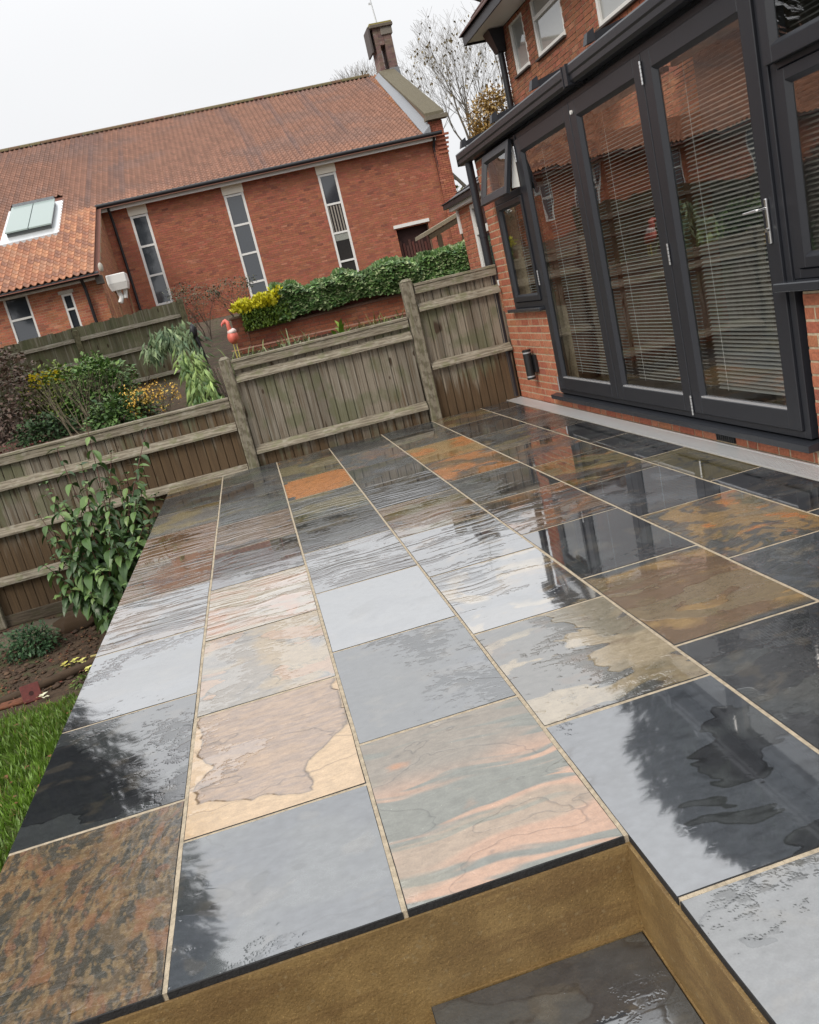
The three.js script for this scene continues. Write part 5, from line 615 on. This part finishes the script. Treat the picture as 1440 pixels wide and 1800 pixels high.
{
  const r = rng(515);
  // brown-leaved hedge plant far left
  const a = thing('brown_hedge', 'brown dry-leaved hedge at the left edge behind the fence', 'hedge', [-3.3, 0.5, -13]); bush(bush(new GB(), [-3.45, 1.3, -13], [0.72, 0.85, 0.6], 3600, 0.065, 0.045, [0.10, 0.062, 0.05], [0.19, 0.13, 0.10], r), [-4.6, 1.3, -13], [0.9, 0.9, 0.6], 1500, 0.07, 0.05, [0.10, 0.062, 0.05], [0.19, 0.13, 0.10], r).build('leaves', foliage, a, 'stuff'); const ag = new GB(); for (let i = 0; i < 9; i++) twigs(ag, [-3.5 + (r() - 0.5) * 0.6, 0.5, -13], [(r() - 0.5) * 0.7, 1, (r() - 0.3) * 0.5], 0.5, 0.012, 2, r, [0.09, 0.065, 0.045]); ag.build('stems', bark, a);
  // green shrubs
  const G = [['leafy_shrub_mound', 'dense mid-green shrub with pale flecks in the neighbouring garden', [-2.12, 1.08, -12.9], [0.58, 0.62, 0.5], 4000, [0.05, 0.12, 0.03], [0.17, 0.28, 0.07]], ['yellow_green_shrub', 'yellow-green shrub with a few yellow flowers left of the dense green shrub', [-2.72, 1.2, -13.1], [0.5, 0.5, 0.45], 2400, [0.08, 0.14, 0.025], [0.27, 0.33, 0.07]], ['dark_green_shrub', 'dark green shrub low down beside the brown hedge', [-2.75, 0.72, -12.0], [0.5, 0.35, 0.35], 1500, [0.025, 0.055, 0.022], [0.06, 0.12, 0.04]], ['low_green_shrub', 'bushy green shrub showing just above the fence cap', [-1.7, 0.75, -11.3], [0.5, 0.36, 0.35], 2200, [0.04, 0.095, 0.03], [0.13, 0.22, 0.06]]];
  G.forEach(([n, l, c, s, k, x, y], i) => { const t = thing(n, l, 'shrub', [c[0], 0.5, c[2]]), g = bush(new GB(), c, s, k, 0.075, 0.05, x, y, r, 0.45); if (i === 1) for (let q = 0; q < 60; q++) { const p = [c[0] + (r() - 0.5) * 0.5, c[1] + 0.15 + r() * 0.2, c[2] + 0.42]; g.leaf(p, [r() - 0.5, r(), 0.8], [0, 1, 0], 0.06, 0.05, [0.7, 0.6, 0.06]); } g.build('leaves', foliage, t, 'stuff'); const sg = new GB(); for (let q = 0; q < 6; q++) twigs(sg, [c[0] + (r() - 0.5) * s[0], 0.45, c[2]], [(r() - 0.5) * 0.8, 1, (r() - 0.2) * 0.4], 0.4, 0.014, 2, r, [0.07, 0.055, 0.035]); sg.build('stems', bark, t); });
  const b = thing('bare_shrub', 'pale leafless twigs of a shrub arching above the fence cap', 'shrub', [-2.2, 0.45, -11.5]), bg = new GB(); for (let q = 0; q < 9; q++) twigs(bg, [-2.1 + (r() - 0.5) * 0.4, 0.45, -11.5], [(r() - 0.65) * 1.3, 0.9, (r() - 0.5) * 0.4], 0.42, 0.012, 2, r, [0.30, 0.25, 0.17], 0.5); bg.build('stems', bark, b);
  const yl = thing('yellow_leaf_shrub', 'small shrub with golden autumn leaves just behind the fence', 'shrub', [-1.4, 0.45, -11.2]), yg = new GB(), tips = []; for (let q = 0; q < 16; q++) twigs(yg, [-1.42 + (r() - 0.5) * 0.5, 0.45, -11.2], [(r() - 0.4) * 0.7, 1, (r() - 0.5) * 0.5], 0.26, 0.006, 2, r, [0.12, 0.08, 0.05], 0.5, tips); yg.build('stems', bark, yl); const yf = new GB(); for (const [p] of tips) for (let q = 0; q < 6; q++) yf.leaf([p[0] + (r() - 0.5) * 0.1, p[1] + (r() - 0.7) * 0.22, p[2] + (r() - 0.5) * 0.1], [r() - 0.5, r() - 0.5, r() - 0.3], [0, 1, 0], 0.035, 0.022, leafCol(r, [0.5, 0.28, 0.03], [0.72, 0.5, 0.10])); yf.build('leaves', foliage, yl, 'stuff');
  const rd = thing('red_ground_plant', 'dark red low foliage at the far left just above the fence', 'plant', [-2.75, 0.4, -10.4]); bush(new GB(), [-2.8, 0.55, -10.5], [0.55, 0.3, 0.3], 1500, 0.04, 0.03, [0.07, 0.012, 0.012], [0.17, 0.04, 0.03], r).build('leaves', foliage, rd, 'stuff');
  // strap-leaved plants
  const strap = (name, label, c, n, L, w, lo, hi, spreadX, droop) => { const t = thing(name, label, 'plant', c), g = new GB(); for (let i = 0; i < n; i++) { const a = r() * 6.28, ln = L * (0.6 + 0.6 * r()), bx = c[0] + (r() - 0.5) * spreadX, bz = c[2] + (r() - 0.5) * 0.25, col = leafCol(r, lo, hi), out = (droop ? 0.45 : 0.25) + 0.5 * r(); let pv = null; for (let k = 0; k <= 5; k++) { const u = k / 5, x = bx + Math.cos(a) * out * ln * u, y = c[1] + ln * (droop ? 0.75 * u - 1.9 * u * u * out : 1.1 * u - 1.5 * u * u * out), z = bz + Math.sin(a) * out * ln * u, hw = w * (k === 5 ? 0.1 : 1 - 0.5 * u) / 2, sx = -Math.sin(a) * hw, sz = Math.cos(a) * hw, cur = [[x - sx, y, z - sz], [x + sx, y, z + sz]]; if (pv) g.quad(pv[0], pv[1], cur[1], cur[0], col); pv = cur; } } g.build('leaves', foliage, t, 'stuff'); return t; };
  const hanging = (name, label, path, n, rad, lo, hi) => { // lance-shaped leaves hanging from arching canes
    const t = thing(name, label, 'plant', [path[path.length - 1][0], gy(0, path[path.length - 1][2]), path[path.length - 1][2]]), g = new GB(), cg = new GB(), cv = new THREE.CatmullRomCurve3(path.map((p) => V(...p)));
    for (let q = 0; q < 6; q++) { const o = [(r() - 0.5) * rad, (r() - 0.5) * rad, (r() - 0.5) * rad]; cg.tube(cv.getPoints(10).map((p) => [p.x + o[0], p.y + o[1], p.z + o[2]]), 0.006, 4, [0.12, 0.12, 0.05]); } cg.build('cane', bark, t);
    for (let i = 0; i < n; i++) { const p = cv.getPoint(r()), k = rad * (0.3 + r()); g.leaf([p.x + (r() - 0.5) * k * 2, p.y + (r() - 0.5) * k * 1.4, p.z + (r() - 0.5) * k * 2], [(r() - 0.5) * 1.1, -0.9 + 0.5 * r(), (r() - 0.4) * 0.9], [r() - 0.5, 0.3, 1], 0.13 + 0.1 * r(), 0.03 + 0.015 * r(), leafCol(r, lo, hi), 0.15); } g.build('leaves', foliage, t, 'stuff'); };
  hanging('strap_leaf_plant', 'bright green plant with hanging lance leaves left of the tall fence post', [[-0.72, 1.35, -11.6], [-0.66, 1.05, -11.4], [-0.6, 0.75, -11.2], [-0.42, 0.55, -11.1]], 620, 0.16, [0.05, 0.11, 0.03], [0.30, 0.42, 0.13]);
  hanging('arching_leaf_plant', 'grey-green hanging leaves beside the end of the neighbour fence', [[-1.25, 1.45, -12.8], [-1.0, 1.68, -12.7], [-0.75, 1.6, -12.5], [-0.68, 1.2, -12.3]], 560, 0.16, [0.05, 0.10, 0.045], [0.24, 0.32, 0.16]);
  strap('narrow_leaf_clump', 'grey-green narrow leaves above the middle fence panel', [0.55, 0.85, -12.2], 260, 0.62, 0.02, [0.08, 0.13, 0.05], [0.32, 0.36, 0.19], 0.8); strap('leaf_clump', 'short green leaves beside the pink bird ornament', [-0.02, 0.85, -12.2], 110, 0.6, 0.025, [0.07, 0.12, 0.04], [0.28, 0.32, 0.12], 0.5); strap('tall_grass_clump', 'upright olive grasses in front of the railing', [1.75, 0.85, -13], 170, 0.6, 0.012, [0.08, 0.09, 0.02], [0.2, 0.2, 0.05], 0.6); strap('broad_leaf_plant', 'fresh green broad leaves beside the olive grasses', [1.45, 0.85, -12.8], 26, 0.6, 0.09, [0.10, 0.2, 0.02], [0.25, 0.36, 0.06], 0.2); strap('green_tuft', 'small green tuft at the right end of the railing', [2.25, 0.9, -13], 90, 0.45, 0.02, [0.06, 0.10, 0.02], [0.2, 0.24, 0.06], 0.5);
  // pink bird garden ornament
  const fl = thing('flamingo_ornament', 'pink and white plastic flamingo ornament above the fence', 'garden ornament', [-0.11, 0.62, -12]), pk = std({ color: C(0.72, 0.17, 0.12), roughness: 0.45 }), cx = -0.1, cy = 1.42, cz = -12;
  new GB().blob([cx, cy, cz], [0.075, 0.095, 0.12], 16, 12, [1, 1, 1], (d) => 1 + 0.18 * d[1] * d[2]).build('body', pk, fl); new GB().blob([cx + 0.005, cy + 0.07, cz + 0.02], [0.062, 0.05, 0.1], 14, 10).build('wing', std({ color: C(0.78, 0.62, 0.58), roughness: 0.4 }), fl); new GB().tube([[cx - 0.01, cy + 0.08, cz + 0.05], [cx - 0.02, cy + 0.15, cz + 0.07], [cx - 0.02, cy + 0.2, cz + 0.05], [cx - 0.045, cy + 0.222, cz + 0.04], [cx - 0.075, cy + 0.21, cz + 0.04]], [0.034, 0.026, 0.026, 0.034, 0.026], 10).build('neck', pk, fl); new GB().tube([[cx - 0.075, cy + 0.21, cz + 0.04], [cx - 0.1, cy + 0.19, cz + 0.04], [cx - 0.105, cy + 0.165, cz + 0.04]], [0.022, 0.014, 0.005], 8).build('beak', std({ color: C(0.6, 0.12, 0.1), roughness: 0.4 }), fl); for (const s of [-0.02, 0.02]) new GB().tube([[cx + s, cy - 0.08, cz], [cx + s, 0.62, cz]], 0.006, 6).build('leg', std({ color: C(0.6, 0.5, 0.12), roughness: 0.5 }), fl);
  const bp = thing('black_sack', 'black folded plastic sheet tied to a post near the drooping leaves', 'plastic sheet', [-0.55, 0.6, -12.4]); new GB().tube([[-0.5, 0.6, -12.4], [-0.55, 1.3, -12.4], [-0.6, 1.62, -12.4]], [0.015, 0.02, 0.03], 6).blob([-0.6, 1.62, -12.4], [0.05, 0.09, 0.05], 8, 6, [1, 1, 1], (d) => 0.8 + 0.5 * vn(d[0] * 3 + 5, d[1] * 3 + 3)).build('sheet', blackPlastic, bp);
  const tr = thing('slatted_trellis', 'pale weathered wooden slats leaning behind the tall fence post', 'trellis', [-0.45, 0.55, -11.6]); for (let i = 0; i < 5; i++) new GB().bar([-0.42 + i * 0.045, 0.55, -11.6], [-0.52 + i * 0.045, 1.16 - i * 0.02, -11.62], 0.035, 0.018).build('slat', std({ color: C(0.28, 0.22, 0.18), roughness: 0.9, map: gm }), tr); for (const y of [0.75, 1.08]) new GB().bar([-0.5, y, -11.64], [-0.22, y - 0.02, -11.64], 0.02, 0.03).build('rail', std({ color: C(0.34, 0.25, 0.19), roughness: 0.9 }), tr);
  // little trees in front of the church wall
  const small = (name, label, c, h, n, w) => { const t = thing(name, label, 'tree', c), g = new GB(), tp = []; for (let q = 0; q < 3; q++) twigs(g, [c[0] + q * 0.05, c[1], c[2]], [(q - 1) * 0.35, 1, (r() - 0.5) * 0.3], h * 0.36, 0.022, 3, r, [0.16, 0.12, 0.09], 0.6, tp); g.build('trunk', bark, t); const f = new GB(); for (const [p] of tp) for (let q = 0; q < n; q++) f.leaf([p[0] + (r() - 0.5) * w, p[1] + (r() - 0.5) * w, p[2] + (r() - 0.5) * w], [r() - 0.5, r() - 0.5, r() - 0.5], [0, 1, 0.2], 0.06, 0.035, leafCol(r, [0.05, 0.065, 0.025], [0.14, 0.13, 0.06])); f.build('crown', foliage, t); };
  small('small_olive_tree', 'small thin-leaved tree in front of the church wall', [-0.85, 1.15, -21.5], 1.5, 10, 0.3); small('dark_shrub_tree', 'small dark shrub just left of the golden shrub', [0.1, 1.5, -22], 1.1, 8, 0.25);
}

// ------------------------------------------------------------------ shrub and small plants on the own side of the fence
{
  const r = rng(717), s = thing('patio_shrub', 'leafy green shrub with reddish stems growing against the patio edge', 'shrub', [-1.9, -1.02, -8.4]);
  const lg = [0, 1, 2, 3].map((k) => { const g = new GB(), n = 5, rr = rng(k + 3), bend = 0.25 + 0.25 * rr(), fold = 0.18 + 0.15 * rr(); let pv; for (let i = 0; i <= n; i++) { const u = i / n, w = 0.5 * Math.pow(Math.sin(Math.PI * Math.pow(u, 0.8) * 0.98 + 0.02), 0.9) * (u > 0.9 ? 0.7 : 1), y = -bend * u * u, cur = [[u, y, 0], [u, y + fold * w, -w * 0.55], [u, y + fold * w, w * 0.55]]; if (pv) { g.quad(pv[0], cur[0], cur[1], pv[1]); g.quad(pv[2], cur[2], cur[0], pv[0]); } pv = cur; } const q = g.geometry(); q.computeVertexNormals(); return q; });
  const lm = [[0.055, 0.11, 0.035], [0.08, 0.15, 0.045], [0.04, 0.082, 0.028], [0.13, 0.22, 0.065], [0.068, 0.125, 0.05], [0.18, 0.27, 0.09]].map((c) => phy({ color: C(...c), roughness: 0.5, side: THREE.DoubleSide, ior: 1.45 }));
  const stems = new GB(), leaves = []; const q4 = new THREE.Matrix4();
  const shoot = (b, t, n, big) => { const P = [], m = [lerp(b[0], t[0], 0.5) + (r() - 0.5) * 0.12, lerp(b[1], t[1], 0.55), lerp(b[2], t[2], 0.5) + (r() - 0.5) * 0.12]; for (let i = 0; i <= 6; i++) { const u = i / 6; P.push([0, 1, 2].map((k) => (1 - u) * (1 - u) * b[k] + 2 * u * (1 - u) * m[k] + u * u * t[k])); } stems.tube(P, P.map((_, i) => 0.009 - i * 0.001), 5, [0.11, 0.045, 0.035]);
    for (let i = 0; i < n; i++) { const u = 0.18 + 0.82 * i / (n - 1), k = Math.min(5, Math.floor(u * 6)), f = u * 6 - k, p = [0, 1, 2].map((d) => lerp(P[k][d], P[Math.min(6, k + 1)][d], Math.min(1, f))); for (const sd of [0, Math.PI]) leaves.push([p, i * 1.57 + sd + r() * 0.7, -0.15 - 0.5 * r() + (u > 0.95 ? 0.8 : 0), big * (0.55 + 0.75 * r()) * (u > 0.9 ? 0.65 : 1), u > 0.85 && r() < 0.6 ? 3 + Math.floor(r() * 3) : Math.floor(r() * 5)]); } };
  const bx = -1.85, by = -1.02, bz = -8.35;
  [[-2.15, 0.42, -8.5], [-1.98, 0.8, -8.75], [-1.62, 0.98, -8.6], [-1.12, 0.78, -8.75], [-1.75, 0.45, -8.4], [-1.4, 0.42, -8.6], [-1.35, 0.2, -8.3], [-1.55, 0.3, -8.15], [-1.9, 0.2, -8.2], [-2.25, 0.0, -8.5], [-1.3, 0.0, -8.0], [-1.6, 0.05, -7.9], [-2.05, -0.1, -8.1], [-1.35, -0.2, -7.75], [-1.75, -0.25, -7.8], [-1.5, -0.4, -7.65], [-2.2, -0.45, -8.3], [-1.95, -0.5, -8.0], [-1.4, -0.5, -7.5], [-1.7, -0.6, -7.7], [-1.5, 0.3, -8.8], [-1.25, 0.1, -8.9], [-2.1, 0.15, -8.9], [-1.35, 0.35, -9.1], [-1.28, -0.3, -8.2], [-1.32, -0.1, -8.5], [-1.6, -0.1, -8.3], [-1.8, 0.0, -8.6], [-1.45, 0.15, -8.45], [-1.65, 0.2, -8.35], [-1.3, 0.25, -8.6], [-2.0, 0.05, -8.35], [-1.5, -0.15, -8.0], [-1.85, -0.3, -8.1], [-1.35, -0.35, -7.9], [-1.55, -0.65, -7.55], [-1.85, -0.7, -7.9], [-1.4, -0.7, -7.6], [-2.3, 0.25, -8.6], [-2.2, 0.5, -8.8], [-2.35, -0.2, -8.4], [-2.2, -0.1, -8.2], [-1.8, 0.6, -8.7], [-1.5, 0.65, -8.7], [-1.3, 0.5, -8.9], [-2.05, 0.3, -8.6], [-1.65, 0.4, -8.6], [-2.3, -0.5, -8.35]].forEach((t, i) => shoot([bx + (r() - 0.5) * 0.3, by, bz + (r() - 0.5) * 0.4], t, i < 4 ? 13 : 18, i < 4 ? 0.13 : 0.135));
  stems.build('stem', std({ vertexColors: true, roughness: 0.6 }), s);
  const E3 = new THREE.Euler(0, 0, 0, 'YXZ'); const rest = []; leaves.sort((a, b) => b[0][2] - a[0][2]);
  leaves.forEach(([p, a, tilt, L, mi], i) => { E3.set((r() - 0.5) * 0.6, -a, tilt); if (i < 298) { const o = meshAt('leaf', lg[i % 4], lm[mi], s, p, [L, L, L]); o.rotation.copy(E3); } else { const g = lg[i % 4].clone(); q4.compose(V(...p), new THREE.Quaternion().setFromEuler(E3), V(L, L, L)); g.applyMatrix4(q4); const c = lm[mi].color, n = g.attributes.position.count, ca = new Float32Array(n * 3); for (let k = 0; k < n; k++) ca.set([c.r, c.g, c.b], k * 3); g.setAttribute('color', new THREE.BufferAttribute(ca, 3)); rest.push(g); } });
  const mg = mergeGeometries(rest), bs = baseOf(s); mg.translate(-bs.x, -bs.y, -bs.z); const mm = new THREE.Mesh(mg, phy({ vertexColors: true, roughness: 0.38, side: THREE.DoubleSide, ior: 1.45 })); mm.name = 'leaves'; mm.userData.kind = 'stuff'; mm.castShadow = true; s.add(mm);
  const lo = thing('low_dark_shrub', 'small dark green shrub on the soil near the log edging', 'shrub', [-2.72, -1.02, -8.45]); bush(new GB(), [-2.72, -0.92, -8.45], [0.3, 0.2, 0.26], 1500, 0.045, 0.024, [0.018, 0.05, 0.02], [0.055, 0.12, 0.045], r, 0.4).build('leaves', foliage, lo, 'stuff'); const ls = new GB(); for (let i = 0; i < 8; i++) twigs(ls, [-2.72, -1.02, -8.45], [r() - 0.5, 0.6, r() - 0.5], 0.12, 0.006, 1, r, [0.06, 0.04, 0.03]); ls.build('stems', bark, lo);
  const bb = thing('box_ball', 'clipped dark green box ball at the left edge', 'topiary', [-3.28, -1.02, -8.9]); bush(new GB(), [-3.28, -0.12, -8.9], [0.42, 0.36, 0.4], 3600, 0.028, 0.018, [0.012, 0.03, 0.018], [0.035, 0.07, 0.04], r, 0.8).build('leaves', foliage, bb, 'stuff'); new GB().tube([[-3.28, -1.02, -8.9], [-3.28, -0.3, -8.9]], 0.02, 6, [0.06, 0.045, 0.03]).build('trunk', bark, bb);
  const gt = thing('weed_tuft', 'small green weed tuft between the log and the patio', 'plant', [-2.0, -1.02, -7.15]); bush(new GB(), [-2.0, -0.99, -7.15], [0.12, 0.05, 0.08], 120, 0.045, 0.02, [0.05, 0.09, 0.02], [0.14, 0.2, 0.04], r).build('leaves', foliage, gt, 'stuff');
}

// ------------------------------------------------------------------ trees
{
  const r = rng(2024);
  const bt = thing('bare_tree', 'tall leafless tree standing behind the church gable', 'tree', [18.6, 1.9, -58]), g = new GB(), tips = [];
  for (const [dx, dy] of [[-0.3, 1], [-0.08, 1.15], [0.1, 1], [0.25, 0.95], [-0.55, 0.8], [-0.85, 0.62], [0.5, 0.8]]) twigs(g, [18.9 + dx * 1.2, 5, -58], [dx, dy, (r() - 0.5) * 0.4], 4.7, 0.15, 6, r, [0.2, 0.182, 0.152], 0.62, tips, 0.55); g.tube([[18.9, 1.9, -58], [18.9, 5.2, -58]], [0.42, 0.34], 8, [0.17, 0.155, 0.125]); g.build('trunk', bark, bt); const f = new GB(); for (const [p, d] of tips) { for (let k = 0; k < 1; k++) f.bar(p, [p[0] + d[0] * 0.5 + (r() - 0.5) * 0.7, p[1] + d[1] * 0.4 + r() * 0.4, p[2] + d[2] * 0.5 + (r() - 0.5) * 0.7], 0.008, 0.008, [0.27, 0.25, 0.215]); if (r() < 0.2) f.leaf(p, [r() - 0.5, -0.5, r() - 0.5], [0, 1, 0], 0.22, 0.16, leafCol(r, [0.2, 0.16, 0.08], [0.32, 0.25, 0.12])); } f.build('crown', vc, bt, 'stuff');
  const crown = (t, c, rad, n, L, a, b, lobes) => { const g2 = new GB(); for (let k = 0; k < lobes; k++) { const q = [c[0] + (r() - 0.5) * rad[0] * 1.3, c[1] + (r() - 0.5) * rad[1] * 1.3, c[2] + (r() - 0.5) * rad[2] * 1.3]; bush(g2, q, rad.map((v) => v * (0.35 + 0.25 * r())), Math.round(n / lobes), L, L * 0.65, a, b, r, 0.35); } g2.build('crown', foliage, t, 'stuff'); };
  const tree = (name, label, base, c, rad, n, L, a, b, lobes, tr) => { const t = thing(name, label, 'tree', base), g3 = new GB(); g3.tube([base, [lerp(base[0], c[0], 0.5), lerp(base[1], c[1], 0.5), base[2]], c], [tr, tr * 0.75, tr * 0.3], 8, [0.09, 0.07, 0.05]); for (let k = 0; k < 6; k++) twigs(g3, [lerp(base[0], c[0], 0.6), lerp(base[1], c[1], 0.6), base[2]], [r() - 0.5, 0.5 + 0.4 * r(), r() - 0.5], rad[1] * 0.6, tr * 0.4, 2, r, [0.09, 0.07, 0.05]); g3.build('trunk', bark, t); crown(t, c, rad, n, L, a, b, lobes); };
  tree('autumn_tree', 'golden brown tree beside the bare tree above the gutter', [19.0, 1.9, -55], [19.0, 9.6, -55], [2.4, 2.5, 2], 9000, 0.22, [0.30, 0.19, 0.06], [0.45, 0.32, 0.12], 12, 0.25);
  tree('green_bank_tree', 'dull green tree between the church gable and the outbuilding', [17.2, 1.9, -62], [17.2, 5.5, -62], [2.6, 2.5, 2], 4200, 0.32, [0.08, 0.09, 0.03], [0.2, 0.19, 0.08], 12, 0.25);
  tree('distant_tree', 'brownish tree low behind the right end of the church', [13.8, 1.9, -66], [14.6, 6.2, -66], [3, 2.8, 2], 3600, 0.34, [0.13, 0.11, 0.06], [0.25, 0.21, 0.12], 10, 0.25);
  // out of the frame, seen only in the wet paving: tall evergreen left of the garden and one added behind the house for its dark reflection
  const column = (name, label, x, z, y0, y1, R, n, L, a, b, p) => { // dense tall crown: solid core added to mirror as one dark mass, sprays of foliage outside
    const t = thing(name, label, 'tree', [x, gy(x, z), z]), rad = (u, an) => R * Math.pow(Math.max(0, 1 - Math.pow(Math.abs(2 * u - 1), p)), 0.5) * (0.84 + 0.3 * fbm(an * 1.3 + x, u * 7, 3)), g3 = new GB(), core = new GB();
    g3.tube([[x, gy(x, z), z], [x, lerp(y0, y1, 0.5), z]], [0.35, 0.2], 8, [0.08, 0.06, 0.045]); g3.build('trunk', bark, t);
    core.blob([x, (y0 + y1) / 2, z], [1, 1, 1], 24, 20, [0.03, 0.045, 0.02]); for (let i = 0; i < core.p.length; i += 3) { const dx = core.p[i] - x, dy = core.p[i + 1] - (y0 + y1) / 2, dz = core.p[i + 2] - z, u = (dy + 1) / 2, an = Math.atan2(dz, dx) + 4, k = rad(u, an) * 0.82; core.p[i] = x + Math.cos(an - 4) * k; core.p[i + 2] = z + Math.sin(an - 4) * k; core.p[i + 1] = lerp(y0, y1, u); } core.build('opaque_core', bark, t);
    const f2 = new GB(); for (let i = 0; i < n; i++) { const u = r(), an = r() * 6.283 + 0.858, k = rad(u, an) * (0.8 + 0.25 * r()); f2.leaf([x + Math.cos(an - 4) * k, lerp(y0, y1, u), z + Math.sin(an - 4) * k], [Math.cos(an - 4) + (r() - 0.5), 0.6 + 0.6 * r(), Math.sin(an - 4) + (r() - 0.5)], [0, 1, 0.1], L * (0.6 + 0.8 * r()), L * 0.4, leafCol(r, a, b)); } f2.build('crown', foliage, t, 'stuff'); };
  // outside the frame: the first seen in the wet paving, the second added
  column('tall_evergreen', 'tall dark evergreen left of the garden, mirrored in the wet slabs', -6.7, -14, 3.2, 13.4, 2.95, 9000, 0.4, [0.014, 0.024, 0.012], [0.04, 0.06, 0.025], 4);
  column('added_evergreen', 'unseen dark evergreen added behind the house to darken the wet slabs', 18.3, -33, 4, 28.5, 5.6, 9000, 0.9, [0.02, 0.024, 0.014], [0.05, 0.052, 0.03], 3.4);  // added out of view to darken the sky mirrored by the right-hand slabs
}
renderer.render(scene, camera);
